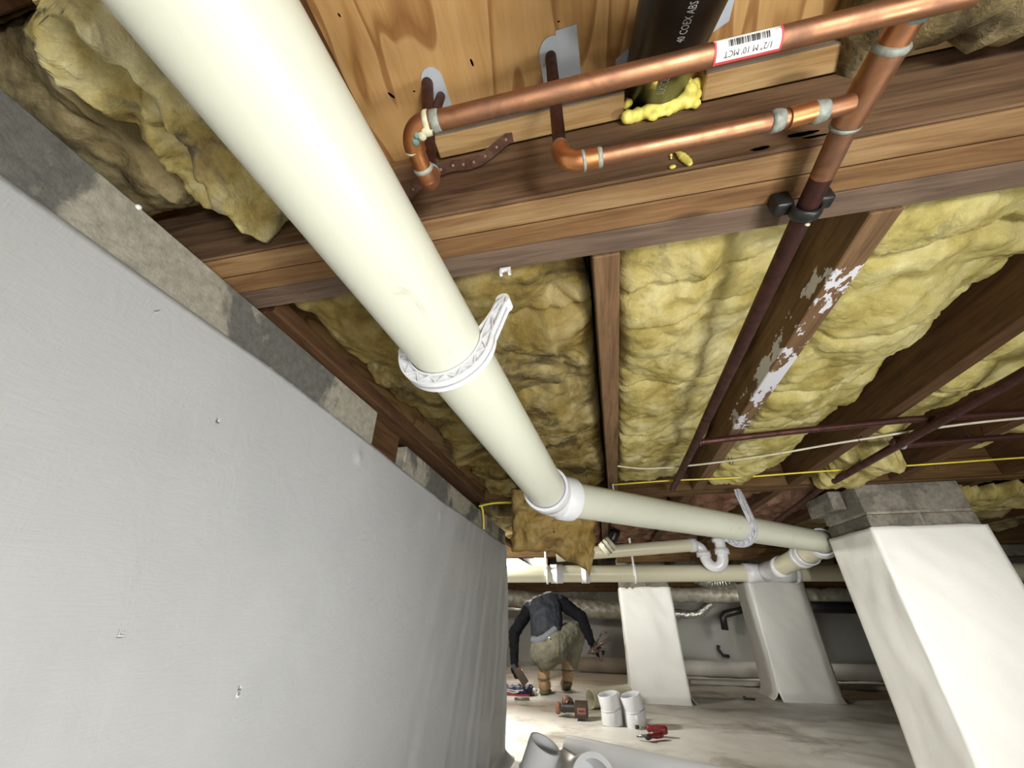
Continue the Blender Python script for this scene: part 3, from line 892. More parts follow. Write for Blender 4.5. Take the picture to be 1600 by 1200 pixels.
# thin strap hangers on the far run
for (x, ln, lab) in ((-.40, .22, 'thin white strap hanger on the far drain run, nearest the lamp'), (.24, .24, 'thin white strap hanger on the far drain run in front of the middle pier')):
    c = onfar(x); t = thing('pipe_hanger', c+Vector((0, 0, -RP)), lab, 'pipe hanger')
    bm = B(); lathe(bm, c-fd*.008, c+fd*.008, [(0, RP+.001), (0, RP+.012), (1, RP+.012), (1, RP+.001), (0, RP+.001)], 36); obj('loop', bm, 'hanger_w', t)
    bm = B(); box(bm, c+Vector((-.008, -.065, -.02)), c+Vector((.006, -.058, ln)), .001); obj('arm', bm, 'hanger_w', t, smooth=False)

# ------------------------------------------------------------------ smaller white pipe with a trap, behind
tp = thing('trap_pipe', (.72, 3.15, .30), 'smaller white branch pipe with a U-shaped trap under the sloping drain run', 'pipe')
r3 = .044
T0 = Vector((-.32, 3.17, .345)); T1 = Vector((.69, 3.23, .402))
pipe_part('pipe', T0, T1, r3, 'pvc_far', .004, 40, parent=tp)
bm = B()
tr = .036
path = [(.66, 3.235, .402), (.70, 3.235, .40), (.735, 3.235, .375), (.737, 3.235, .33), (.75, 3.225, .275), (.79, 3.215, .243), (.835, 3.205, .262), (.855, 3.20, .31), (.855, 3.20, .40), (.855, 3.20, .46)]
pp = []
for i in range(len(path)-1):
    for k in range(4): pp.append(Vector(path[i]).lerp(Vector(path[i+1]), k/4))
pp.append(Vector(path[-1]))
for _ in range(4): pp = [pp[0]]+[(pp[i-1]+pp[i]*2+pp[i+1])/4 for i in range(1, len(pp)-1)]+[pp[-1]]
tube(bm, pp, tr, 32); obj('trap', bm, 'pvc_w', tp)
for (a, b) in (((.655, 3.23, .4), (.70, 3.235, .40)), ((.737, 3.233, .355), (.737, 3.233, .32)), ((.855, 3.2, .33), (.855, 3.2, .37)), ((.855, 3.2, .41), (.855, 3.2, .44))):
    bm = B(); a = Vector(a); b = Vector(b)
    lathe(bm, a, b, [(0, tr), (0, tr+.012), (1, tr+.012), (1, tr)], 32); obj('collar', bm, 'pvc_w', tp)
# black stub with rubber coupling
bs = thing('black_pipe_stub', (.10, 3.15, .40), 'short glossy black pipe dropping into the white branch pipe through a grey collar', 'pipe')
bm = B(); tube(bm, [(.135, 3.12, .505), (.13, 3.12, .48), (.11, 3.12, .45), (.085, 3.13, .41)], .037, 28); obj('pipe', bm, 'abs', bs)
bm = B(); lathe(bm, (.105, 3.125, .425), (.03, 3.14, .37), [(0, .030), (0, .050), (.4, .052), (1, .050), (1, .03)], 28); obj('collar', bm, 'pvc_far', bs)
for s in (.3, .62):
    p = Vector((.105, 3.125, .425)).lerp(Vector((.03, 3.14, .37)), s); q = Vector((-.075, .015, -.055)).normalized()
    bm = B(); lathe(bm, p-q*.004, p+q*.004, [(0, .05), (0, .0545), (1, .0545), (1, .05)], 28); obj('band', bm, 'steel', bs)

# ------------------------------------------------------------------ copper pipes
cp = thing('copper_supply', (.31, .26, .42), 'soldered copper supply piping crossing the girder and running away under the joists', 'copper pipe')
def pp_(name, pts, r, mat, seg=26, label=None, parent=cp, jitter=0):
    bm = B(); tube(bm, pts, r, seg, True, jitter); o = obj(name, bm, mat, parent)
    md = o.modifiers.new('edge', 'EDGE_SPLIT'); md.split_angle = radians(60)
    if label: o['label'] = label
    return o
def ring_(p, d, r, mat, L=.005, e=.0014, name='solder_joint', label=None, parent=cp):
    p = Vector(p); d = Vector(d).normalized(); bm = B()
    tube(bm, [p-d*L, p-d*L*.4, p+d*L*.5, p+d*L], [r+e*.3, r+e, r+e*.8, r+e*.2], 26, True, .12, p.x*50)
    o = obj(name, bm, mat, parent)
    if label: o['label'] = label
    return o
ZL, YL = .430, .183
RL = .0095
pp_('long_pipe', [(-.122, YL, ZL), (0, YL, ZL), (.12, YL, ZL), (.24, YL-.0005, ZL), (.345, YL, ZL+.001)], RL, 'copper')
# left end loop: elbow, short length, elbow, riser
el = arc_pts((-.122, YL, ZL), (-.149, YL, ZL), (-.150, YL+.024, ZL), 12)
pp_('elbow', el, RL+.0018, 'copper_orange', label='orange heat-tinted elbow')
pp_('short_pipe', [(-.150, YL+.02, ZL), (-.150, YL+.058, ZL)], RL, 'copper_orange')
pp_('elbow', arc_pts((-.150, YL+.045, ZL), (-.151, YL+.068, ZL), (-.152, YL+.064, ZL+.026), 12), RL+.0016, 'copper_orange')
pp_('riser', [(-.152, YL+.064, ZL+.01), (-.177, .234, .675)], RL-.0012, 'copper_dark', label='dark riser through the plywood, left one')
ring_((-.126, YL, ZL), (1, 0, 0), RL+.001, 'flux', .0035, .002, 'flux_crust', 'pale flux crust')
ring_((-.118, YL, ZL), (1, 0, 0), RL, 'solder', .005, .0012)
ring_((-.150, YL+.022, ZL), (0, 1, 0), RL+.001, 'flux', .0025, .0018, 'flux_crust', 'pale flux crust')
ring_((-.150, YL+.044, ZL), (0, 1, 0), RL+.0008, 'solder', .003, .0018)
ring_((-.152, YL+.064, ZL+.026), (-.1, 0, 1), RL+.0002, 'verdigris', .004, .0016, 'verdigris_spot', 'blue-green corrosion')
bm = B(); ball(bm, (-.143, YL+.010, ZL-.009), .0045, 8); ball(bm, (-.139, YL+.004, ZL-.0105), .0035, 8); obj('verdigris_spot', bm, 'verdigris', cp)
bm = B(); ball(bm, (-.128, YL+.003, ZL-.0095), .0058, 8, (1.2, 1, .5)); ball(bm, (-.134, YL+.006, ZL-.0105), .005, 8, (1, 1, .5)); obj('flux_crust', bm, 'flux', cp)
pp_('riser', [(-.160, .243, .60), (-.163, .255, .675)], .0065, 'copper_dark', label='thin stub beside the left riser')
# second riser with elbow, lower run
YM, ZM, RM = .252, .425, .0088
pp_('riser', [(.0055, .240, .675), (.004, .249, ZM+.026)], RM-.001, 'copper_dark', label='dark riser through the plywood, right one')
pp_('elbow', arc_pts((.004, .249, ZM+.030), (.004, .250, ZM-.001), (.032, YM, ZM), 14), RM+.0016, 'copper_orange')
pp_('elbow_sleeve', [(.028, YM, ZM), (.044, YM, ZM)], RM+.0016, 'copper_orange')
ring_((.0275, YM, ZM), (1, 0, .1), RM+.0016, 'solder', .0018, .0010)
ring_((.045, YM, ZM), (1, 0, 0), RM, 'solder', .003, .0016)
ring_((.0042, .249, ZM+.031), (0, 0, 1), RM-.0004, 'verdigris', .0025, .0012)
pp_('lower_pipe', [(.040, YM, ZM), (.14, YM, ZM-.0005), (.27, YM+.002, ZM+.006), (.292, YM+.003, ZM+.01)], RM, 'copper')
ring_((.222, YM+.001, ZM+.003), (1, 0, 0), RM, 'solder', .006, .0016, label='pale grey solder blob')
ring_((.262, YM+.002, ZM+.006), (1, 0, 0), RM, 'solder', .007, .0016)
pp_('tee_branch', [(.232, YM+.001, ZM+.003), (.256, YM+.001, ZM+.006)], RM+.0012, 'copper_orange')
# main line: tee zone then away
RMN = .0128
MP = [(.318, .196, .452), (.3105, .255, .4525), (.308, .30, .4525), (.311, .37, .4525)]
pp_('main_upper', MP[:2], RMN, 'copper_orange', label='orange-brown main length')
pp_('tee', [(.3150, .222, .452), (.3095, .285, .4525)], RMN+.0022, 'copper')
pp_('main_middle', [(.3095, .28, .4525), (.3115, .345, .4525)], RMN, 'copper')
ring_((.3155, .220, .452), (-.1, 1, 0), RMN+.0005, 'solder', .004, .0026)
ring_((.3094, .288, .4525), (0, 1, 0), RMN+.0002, 'solder', .0026, .0022)
ring_((.3185, .194, .452), (0, 1, 0), RMN, 'verdigris', .006, .002, 'verdigris_spot', 'grey-green crust')
far = [(.3115, .34, .4525), (.315, .45, .4545), (.322, .70, .455), (.330, 1.0, .4555), (.338, 1.26, .456), (.352, 1.84, .462)]
pp_('dark_run', far, RMN-.0003, 'copper_dark', label='dark red-brown run under the joists')
pp_('branch', [(.334, 1.245, .4555), (.60, 1.238, .466), (.913, 1.23, .4735), (1.20, 1.245, .4745), (1.9, 1.26, .4745)], .0095, 'copper_dark', label='dark side branch to the right')
ring_((.349, 1.245, .4555), (1, 0, 0), .0105, 'copper_dark', .006, .0018, 'branch_collar')
# label
def text_mesh(body, size):
    cu = bpy.data.curves.new('t', 'FONT'); cu.body = body; cu.size = size; cu.resolution_u = 2
    cu.align_x = 'CENTER'; cu.align_y = 'CENTER'
    o = bpy.data.objects.new('t', cu); C.objects.link(o)
    dg = bpy.context.evaluated_depsgraph_get(); dg.update()
    me = bpy.data.meshes.new_from_object(o.evaluated_get(dg))
    bpy.data.objects.remove(o); bm = B(); bm.from_mesh(me)
    bmesh.ops.subdivide_edges(bm, edges=[e for e in bm.edges if e.calc_length() > size*.2], cuts=2)
    return bm
def wrap(bm, origin, ax, out, side, r, lift):
    """map (u,v) onto a cylinder: u along ax, v round it starting from out towards side"""
    for v in bm.verts:
        a = v.co.y/r; rr = r+lift
        v.co = origin+ax*v.co.x+(out*cos(a)+side*sin(a))*rr
X0, X1 = .148, .203
lo_ = Vector((.1725, YL, ZL)); axl = Vector((1, 0, 0))
vdir = (Vector((0, 0, 0))-lo_); vdir.x = 0; vdir.normalize(); sdl = axl.cross(vdir).normalized()   # sdl : around
def rect(bm, u0, u1, v0, v1, nu=2, nv=10):
    sheet(bm, lambda u, v: Vector((u0+(u1-u0)*u, v0+(v1-v0)*v, 0)), nu, nv)
lab = None
if sdl.y > 0: pass
up_s = 1 if sdl.y < 0 else -1     # +v goes towards the viewer (up in the photo)
bm = B(); rect(bm, -.0275, .0275, -.0085, .0120, 12, 16)
wrap(bm, lo_, axl, vdir, sdl*up_s, RL, .0003)
lab = obj('label', bm, 'label', cp); lab['label'] = 'white paper label with red border, barcode and 1/2" M 10\' MCT printed upside down'
bm = B()
for q in ((-.0275, .0275, -.0088, -.0062), (-.0275, -.0258, -.0088, .010), (.0258, .0275, -.0088, .012)): rect(bm, *q, nu=12, nv=6)
wrap(bm, lo_, axl, vdir, sdl*up_s, RL, .0006); obj('red_border', bm, 'red', lab)
bm = text_mesh('1/2" M 10\' MCT', .0062)
for v in bm.verts: v.co.x = -v.co.x*.98+.000; v.co.y = -v.co.y-.0015; v.co.z = 0
wrap(bm, lo_, axl, vdir, sdl*up_s, RL, .0007); obj('print', bm, 'ink_dark', lab)
bm = B(); random.seed(3); x = -.016
while x < .017:
    ww = random.choice((.0004, .0007, .0011)); rect(bm, x, x+ww, .0030, .0085, 1, 4); x += ww+random.choice((.0004, .0006, .0009))
wrap(bm, lo_, axl, vdir, sdl*up_s, RL, .0007); obj('barcode', bm, 'ink_dark', lab)

# second long dark pipe at right with its own branch
rp = thing('dark_copper_pipe', (.97, 1.4, .44), 'dark copper pipe at the far right running away above the large pier', 'copper pipe')
pp_('run', [(.962, .46, .448), (.965, .934, .450), (.972, 1.326, .452), (1.0, 1.97, .463), (1.04, 2.30, .463), (1.08, 2.75, .46)], .0128, 'copper_dark', parent=rp)
pp_('branch', [(.985, 1.425, .461), (1.33, 1.417, .464), (1.9, 1.41, .466)], .0095, 'copper_dark', parent=rp)
ring_((.975, 1.39, .4605), (0, 1, 0), .0135, 'copper_dark', .012, .003, 'collar', parent=rp)
ring_((1.01, 1.425, .461), (1, 0, 0), .010, 'solder', .006, .003, parent=rp)
# wire hooks holding the branches
for (x, y, r_, z) in ((1.215, 1.419, .0095, .463), (1.02, 1.94, .013, .463)):
    bm = B()
    tube(bm, [(x-.03, y, z+.045), (x-.012, y, z-.008), (x, y, z-.0135), (x+.012, y, z-.008), (x+.03, y, z+.045)], .0016, 8)
    tag(obj('wire_hook', bm, 'staple'), 'dark bent wire hook holding the pipe %s' % ('above the yellow wire at right' if x > 1.1 else 'near the second girder'), 'wire hook')

# black clamp on the girder
cl = thing('pipe_clamp', (.3115, .39, .437), 'black two-part clamp holding the main copper pipe on the girder', 'pipe clamp')
bm = B()
cx_, cz_, cy0, cy1 = .3125, .4535, .383, .402
N = 18
for (ri, ro) in ((RMN+.0004, RMN+.0062),):
    pr = [bm.verts.new((cx_+cos(pi+pi*k/N)*ro, cy0, cz_+sin(pi+pi*k/N)*ro)) for k in range(N+1)]
tube(bm, [(cx_+cos(pi*.93+pi*1.14*k/N)*(RMN+.0035), (cy0+cy1)/2, cz_+sin(pi*.93+pi*1.14*k/N)*(RMN+.0035)) for k in range(N+1)], .0032, 8)
for v in [v for v in bm.verts if v not in pr]:
    v.co.y = (cy0+cy1)/2+(v.co.y-(cy0+cy1)/2)*2.9
bmesh.ops.delete(bm, geom=pr, context='VERTS')
obj('saddle', bm, 'black', cl)
for s in (-1, 1):
    bm = B(); box(bm, (cx_+s*.024-.011, cy0, .458), (cx_+s*.024+.011, cy1, .4850), .003, seg=2); obj('ear', bm, 'black', cl)
bm = B(); ball(bm, (cx_+.0005, cy1+.001, .4365), .0034, 10, (1, .5, 1)); obj('screw_head', bm, 'flux', cl)

# perforated strap on the girder face
PS = [(-.226, .525), (-.216, .545), (-.198, .566), (-.178, .579), (-.160, .5835), (-.145, .581), (-.130, .5785), (-.115, .583), (-.098, .597), (-.083, .615), (-.071, .627), (-.064, .6275)]
st = thing('perforated_strap', (-.145, .318, .53), 'rusty wavy perforated metal strap on the girder beside the white pipe', 'metal strap')
bm = B(); hw = .0078
L_, R_ = [], []
def sp(x, z): return Vector((x, .312, z))
for i, (x, z) in enumerate(PS):
    a = PS[max(0, i-1)]; b = PS[min(len(PS)-1, i+1)]
    d = (sp(*b)-sp(*a)).normalized(); p = sp(x, z); n = d.cross((p*.75+Vector((0, .28, 0))).normalized()).normalized()
    L_.append(p+n*hw); R_.append(p-n*hw)
vl = [bm.verts.new(p) for p in L_]; vr = [bm.verts.new(p) for p in R_]
for i in range(len(PS)-1): bm.faces.new((vl[i], vl[i+1], vr[i+1], vr[i]))
thicken(bm, .0012)
obj('band', bm, 'rust', st)
def along(s):
    tot = len(PS)-1; k = min(int(s*tot), tot-1); f_ = s*tot-k
    return (PS[k][0]+(PS[k+1][0]-PS[k][0])*f_, PS[k][1]+(PS[k+1][1]-PS[k][1])*f_)
for k in range(9):
    x, z = along(.08+.10*k); bm = B(); p = sp(x, z); q = p.normalized()
    lathe(bm, p-q*.0022, p+q*.0006, [(0, 0), (0, .0021), (1, .0024), (1, 0)], 12)
    o = obj('hole', bm, 'gird_tan', st); o['label'] = 'pale punched hole'

# small white clip
wc = B()
box(wc, (-.112, .436, .478), (-.094, .442, .4845), .001); box(wc, (-.112, .436, .470), (-.108, .442, .479)); box(wc, (-.098, .436, .470), (-.094, .442, .479))
tag(obj('cable_clip', wc, 'hanger_w', smooth=False), 'tiny white plastic clip on the back edge of the girder', 'clip')

# ------------------------------------------------------------------ black ABS drain and foam
ab = thing('black_drain_pipe', (.14, .17, .50), 'thick black plastic drain pipe rising into the plywood beside the girder', 'drain pipe')
P0 = Vector((.1405, -.02, .383)); P1 = Vector((.1555, .345, .714)); da = (P1-P0).normalized()
bm = B(); tube(bm, [P0, P0.lerp(P1, .33), P0.lerp(P1, .66), P1], .0455, 48); obj('pipe', bm, 'abs', ab)
toc = (Vector((0, 0, 0))-P0.lerp(P1, .6)); toc = (toc-da*toc.dot(da)).normalized(); sd = da.cross(toc).normalized()
odir = (toc-sd*.28).normalized(); oside = da.cross(odir).normalized()
for (txt, sz, tt) in (('SUOCE', .0140, 0.715), ('40 COEX ABS', .0110, 0.470)):
    bm = text_mesh(txt, sz)
    for v in bm.verts: v.co.z = 0; v.co.x = -v.co.x*.92
    wrap(bm, P0.lerp(P1, tt), da, odir, oside, .0455, .0004)
    o = obj('print', bm, 'ink', ab); o['label'] = 'white printed lettering'
bm = B(); box(bm, (-.004, -.0035, 0), (.006, .0035, .001)); 
for v in bm.verts: v.co = P0.lerp(P1, .70)+toc*.0462+da*v.co.x*2.0+sd*(v.co.y)+toc*v.co.z
obj('foam_fleck', bm, 'foam', ab)
# pale underlay showing round the cut-outs in the plywood
def patch(pts, mat='patch'):
    bm = B(); vs = [bm.verts.new((x, y, .6682)) for x, y in pts]; f = bm.faces.new(vs); q = bmesh.ops.extrude_face_region(bm, geom=[f]); bmesh.ops.translate(bm, verts=[v for v in q['geom'] if isinstance(v, bmesh.types.BMVert)], vec=(0, 0, .0015))
    tag(obj('trim_2', bm, mat, smooth=False), kind='structure')
def circ(cx, cy, r, n=20, a0=0, a1=2*pi): return [(cx+r*cos(a0+(a1-a0)*k/n), cy+r*sin(a0+(a1-a0)*k/n)) for k in range(n+1 if a1-a0 < 6.2 else n)]
patch(circ(-.168, .232, .016, 12, pi, 2*pi)+[(-.150, .285), (-.186, .285)])
patch(circ(.009, .236, .019, 12, pi, 1.6*pi)+[(.015, .213), (.043, .212), (.047, .288), (-.008, .288)])
patch([(.215, .13), (.237, .135), (.243, .20), (.240, .25), (.213, .262), (.20, .2)])
patch([(.095, .262), (.112, .252), (.115, .288), (.095, .288)])
# spray foam
bm = B(); random.seed(11)
for k in range(34):
    s = k/33; x = .106+.098*s; z = .618+.010*sin(s*pi)*-.3+.018*s
    ball(bm, (x, .318-.006*random.random(), z+.004*random.uniform(-1, 1)), random.uniform(.006, .0105), 8)
for k in range(16):
    ball(bm, (.195+random.uniform(-.012, .012), .312+random.uniform(-.008, .004), .645+random.uniform(-.016, .022)), random.uniform(.005, .011), 8)
for k in range(12):
    x = random.uniform(.135, .212); ball(bm, (x, .318, .612+.2*(x-.13)+random.uniform(-.010, .0)), random.uniform(.003, .007), 8)
for k in range(6):
    ball(bm, (.106+random.uniform(-.004, .006), .308+random.uniform(-.006, .004), .645+random.uniform(-.014, .012)), random.uniform(.004, .007), 8)
fo = remesh('spray_foam', bm, 'foam', None, .0022, 2, amp=.0006, freq=120)
tag(fo, 'lumpy yellow spray foam squeezed out under the black drain pipe', 'spray foam')
bm = B()
for (x, z, r) in ((.155, .518, .003), (.157, .512, .0045), (.159, .506, .006), (.161, .500, .006), (.163, .494, .0055), (.164, .4895, .0045)):
    ball(bm, (x, .3205, z), r, 8, (1, .8, 1))
tag(remesh('spray_foam', bm, 'foam', None, .0018, 1), 'small yellow foam drip on the girder face below the lower copper pipe', 'spray foam')
bm = B(); ball(bm, (.144, .322, .491), .0035, 8, (1.3, .7, .8)); ball(bm, (.146, .322, .510), .0015, 6); ball(bm, (.147, .322, .516), .002, 6)
tag(obj('spray_foam', bm, 'foam'), 'tiny foam spots on the girder face left of the foam drip', 'spray foam')

# ------------------------------------------------------------------ wires
def wire(name, pts, r, mat, label, group=None):
    q = []
    P = [Vector(p) for p in pts]
    for i in range(len(P)-1):
        p0 = P[max(0, i-1)]; p1 = P[i]; p2 = P[i+1]; p3 = P[min(len(P)-1, i+2)]
        for k in range(10):
            t = k/10; q.append(.5*((2*p1)+(-p0+p2)*t+(2*p0-5*p1+4*p2-p3)*t*t+(-p0+3*p1-3*p2+p3)*t**3))
    q.append(P[-1]); bm = B(); tube(bm, q, r, 8)
    return tag(obj(name, bm, mat), label, 'cable', group)
wire('yellow_cable', [(.095, 1.765, .477), (.33, 1.76, .480), (.60, 1.757, .476), (.88, 1.75, .480), (1.25, 1.73, .479), (1.7, 1.71, .480), (2.4, 1.70, .480)], .0032, 'wire_y', 'thin bright yellow cable strung across the joists at right')
wire('white_cable', [(.105, 1.50, .477), (.22, 1.56, .478), (.40, 1.555, .479), (.62, 1.47, .471), (.86, 1.38, .474), (1.2, 1.30, .478), (1.8, 1.30, .478)], .0036, 'wire_w', 'dusty white cable strung across the joists above the yellow cable')
wire('yellow_cable', [(-.575, 1.93, .450), (-.50, 1.93, .462), (-.40, 1.93, .462), (-.30, 1.935, .464)], .0055, 'wire_y', 'yellow cable crossing from the left wall top behind the hanging insulation')
wire('yellow_cable', [(-.563, 1.93, .452), (-.559, 1.945, .43), (-.557, 1.96, .39), (-.557, 1.97, .345)], .005, 'wire_y', 'yellow cable running down the top of the left wall')
for (x, y, wh) in ((.515, 1.516, 'the white cable to the paint-smeared joist'), (.87, 1.376, 'the white cable to the wide dark joist'), (1.30, 1.735, 'the yellow cable to the tan-edged joist'), (.085, 1.762, 'the yellow cable to the straight brown joist'), (.90, 1.75, 'the yellow cable to the wide dark joist')):
    bm = B(); tube(bm, [(x-.005, y, .486), (x-.005, y, .462), (x+.005, y, .462), (x+.005, y, .486)], .0014, 6)
    tag(obj('cable_staple', bm, 'staple'), 'tiny dark staple holding '+wh, 'staple', 'cable staples')
bm = B(); box(bm, (.088, 1.745, .42), (.094, 1.757, .475)); tag(obj('cable_tie', bm, 'hanger_w', smooth=False), 'short white tie hanging at the end of the straight joist', 'cable tie')

# ------------------------------------------------------------------ far lamp, ducts, back wall bits
lt = thing('work_light', (-1.12, 5.0, .36), 'overexposed white work light glowing behind the hanging insulation flap', 'work light')
bm = B(); box(bm, (-1.55, 5.02, .40), (-.62, 5.10, .64), .01); obj('housing', bm, 'hanger_w', lt, smooth=False)
bm = B(); box(bm, (-1.53, 5.0, .415), (-.64, 5.02, .62), .004); obj('lens', bm, 'lens', lt, smooth=False)
def duct(pts, r, mat, label, seed=0, rib=.0, parent=None, jit=.14):
    P = [Vector(p) for p in pts]; q = []
    for i in range(len(P)-1):
        p0 = P[max(0, i-1)]; p1 = P[i]; p2 = P[i+1]; p3 = P[min(len(P)-1, i+2)]
        for k in range(30):
            t = k/30; q.append(.5*((2*p1)+(-p0+p2)*t+(2*p0-5*p1+4*p2-p3)*t*t+(-p0+3*p1-3*p2+p3)*t**3))
    q.append(P[-1]); bm = B()
    tube(bm, q, [r*(1+rib*sin(i*1.3)) for i in range(len(q))], 28, True, jit, seed)
    return tag(obj('air_duct', bm, mat), label, 'duct')
duct([(-2.4, 6.1, .16), (-1.4, 6.1, .13), (-.7, 6.1, .06), (-.2, 6.1, -.01), (.3, 6.1, -.02), (.7, 6.15, .0)], .11, 'foil_dull', 'sagging insulated flexible duct behind the crouching person', 3)
duct([(.5, 6.0, .16), (1.0, 6.0, .15), (1.6, 6.0, .15), (2.1, 6.05, .16)], .085, 'foil_dull', 'dull wrapped duct behind the gap between the two farther piers', 5)
duct([(.75, 6.2, -.045), (1.0, 6.2, -.07), (1.18, 6.2, -.06), (1.28, 6.2, .0), (1.36, 6.2, .06)], .05, 'foil', 'small crinkled silver foil duct with a bend beside the middle pier', 8, .06)
duct([(.95, 4.9, .34), (1.05, 4.9, .27), (1.2, 4.95, .24), (1.4, 5.0, .27)], .07, 'foil', 'crinkled silver duct just under the far drain run', 9, .06)
duct([(2.25, 6.05, .17), (2.5, 6.05, .12), (3.2, 6.1, .13), (4.2, 6.1, .16)], .10, 'foil_dull', 'grey wrapped duct far right behind the large pier', 11)
wr = B(); tube(wr, [(-1.6, 5.9, .02), (-1.2, 5.9, .0), (-.9, 5.9, -.04)], .03, 14); tag(obj('vent_hose', wr, 'foil'), 'thin silver strip hose at far left behind the person', 'hose')
bh = thing('black_hose', (1.5, 6.3, -.25), 'black elbow hose poking from the back wall between the farther piers', 'hose')
bm = B(); tube(bm, [(1.80, 6.3, -.005), (1.62, 6.3, -.045), (1.53, 6.3, -.065), (1.495, 6.3, -.10), (1.485, 6.3, -.24)], .042, 18); obj('hose', bm, 'black', bh)
bm = B(); tube(bm, [(1.42, 6.56, -.42), (1.41, 6.56, -.47), (1.45, 6.56, -.53), (1.52, 6.56, -.54)], .02, 12); tag(obj('hose_clip', bm, 'black'), 'small black curved hook low on the back wall', 'hook')
bm = B(); tube(bm, [(1.9, 5.8, .03), (2.5, 5.8, .01), (3.4, 5.8, .0)], .06, 16); tag(obj('black_pipe', bm, 'black'), 'thick black pipe along the back wall behind the large pier', 'pipe')
bm = B(); box(bm, (2.9, 3.9, .35), (4.3, 4.1, .43), .01); tag(obj('concrete_cap', bm, 'cmu', smooth=False), 'grey block ledge far right behind the large pier', 'block')
bm = B(); box(bm, (2.9, 4.1, -.1), (4.4, 4.5, .30), .01); tag(obj('block_pier', bm, 'cmu', smooth=False), 'grey block mass at the right edge beyond the large pier', 'pier')
bm = B(); tube(bm, [(-.36, 5.68, FLOOR+.07), (.5, 5.66, FLOOR+.072), (1.6, 5.6, FLOOR+.07), (2.8, 5.6, FLOOR+.072), (4.2, 5.62, FLOOR+.07)], .075, 20, True, .08)
tag(obj('sheet_roll', bm, 'roll'), 'long grey roll lying on the floor along the back wall', 'roll')
bm = B(); box(bm, (.75, 5.0, FLOOR+.005), (4.3, 5.12, FLOOR+.04), .006); tag(obj('floor_batten', bm, 'roll', smooth=False), 'flat grey batten on the floor in front of the long roll', 'batten')

# ------------------------------------------------------------------ things on the floor
def fzf(x, y): return fz(x, y)
# pipe offcut behind the couplings
a = Vector((-.180, 3.74, 0)); b = Vector((.112, 3.965, 0)); a.z = fz(a.x, a.y)+.063; b.z = fz(b.x, b.y)+.063
o = pipe_part('pipe_offcut', a, b, .060, 'pvc_cut', .005)
tag(o, 'short length of cream pipe lying on the floor against the middle pier', 'pipe offcut')
# lying pipe across the bottom edge
a = Vector((-.235, 2.44, 0)); b = Vector((.78, 1.93, 0)); a.z = FLOOR+.066; b.z = FLOOR+.066
o = pipe_part('pipe_offcut', a, b, .060, 'pvc_w', .005); tag(o, 'grey-white pipe lying across the floor at the bottom edge of the picture', 'pipe offcut')
def coupling(x, y, r, h, tilt, label, upper=True, z0=None, mat='pvc_w'):
    z = (fz(x, y) if z0 is None else z0)+.002
    t = thing('pipe_coupling', (x, y, z), label, 'pipe fitting')
    ax = Vector((sin(tilt), -.10, cos(tilt))).normalized()
    c0 = Vector((x, y, z)); c1 = c0+Vector((0, 0, h*.52)); c2 = c1+ax*h*.5
    bm = B(); lathe(bm, c0, c1, [(0, r-.006), (0, r), (.08, r+.001), (.9, r+.001), (1, r-.003), (1, r-.008), (.02, r-.006)], 40); o = obj('lower_socket', bm, mat, t)
    md = o.modifiers.new('e', 'EDGE_SPLIT'); md.split_angle = radians(45)
    bm = B(); lathe(bm, c1-ax*.012, c2, [(0, r-.002), (.12, r-.001), (.95, r+.001), (1, r), (1, r-.007), (.1, r-.008), (.1, 0)], 40); o = obj('upper_socket', bm, mat, t)
    md = o.modifiers.new('e', 'EDGE_SPLIT'); md.split_angle = radians(45)
    bm = B(); lathe(bm, c1-ax*.006, c1+ax*.001, [(0, r-.002), (0, r+.003), (1, r+.003), (1, r-.002)], 40); obj('joint_ring', bm, 'hanger_g', t)
    return t
coupling(-.028, 3.31, .066, .155, -.18, 'left of two white elbow fittings standing in front of the pipe offcut')
coupling(.118, 3.30, .066, .160, -.22, 'white elbow fitting standing on the floor, right one of the pair')
# third elbow lying behind
t = thing('pipe_coupling', (.03, 3.43, FLOOR), 'white elbow fitting lying half hidden behind the standing pair', 'pipe fitting')
bm = B(); tube(bm, arc_pts((.0, 3.42, FLOOR+.115), (.03, 3.42, FLOOR+.125), (.055, 3.43, FLOOR+.03), 12), .046, 30); obj('bend', bm, 'pvc_w', t)
bm = B(); lathe(bm, (.052, 3.43, FLOOR+.08), (.055, 3.43, FLOOR+.02), [(0, .04), (0, .053), (1, .053), (1, .04)], 30); obj('socket', bm, 'pvc_w', t)
# foreground fittings
coupling(-.325, 1.99, .062, .20, .45, 'grey-white fitting tilted at the bottom edge beside the left wall')
t = thing('pipe_coupling', (-.13, 2.0, FLOOR), 'large ring-mouthed white fitting at the bottom edge of the picture', 'pipe fitting')
c0 = Vector((-.155, 2.05, FLOOR+.075)); c1 = Vector((-.10, 1.90, FLOOR+.115)); 
bm = B(); lathe(bm, c0, c1, [(0, .066), (0, .074), (.6, .074), (.62, .084), (1, .084), (1, .066), (.1, .062), (.1, 0)], 44); o = obj('socket', bm, 'pvc_w', t)
md = o.modifiers.new('e', 'EDGE_SPLIT'); md.split_angle = radians(45)
bm = B(); tube(bm, arc_pts(c0+Vector((0, 0, 0)), c0+Vector((-.04, .08, -.01)), (-.25, 2.16, FLOOR+.08), 10), .069, 36); obj('bend', bm, 'pvc_w', t)

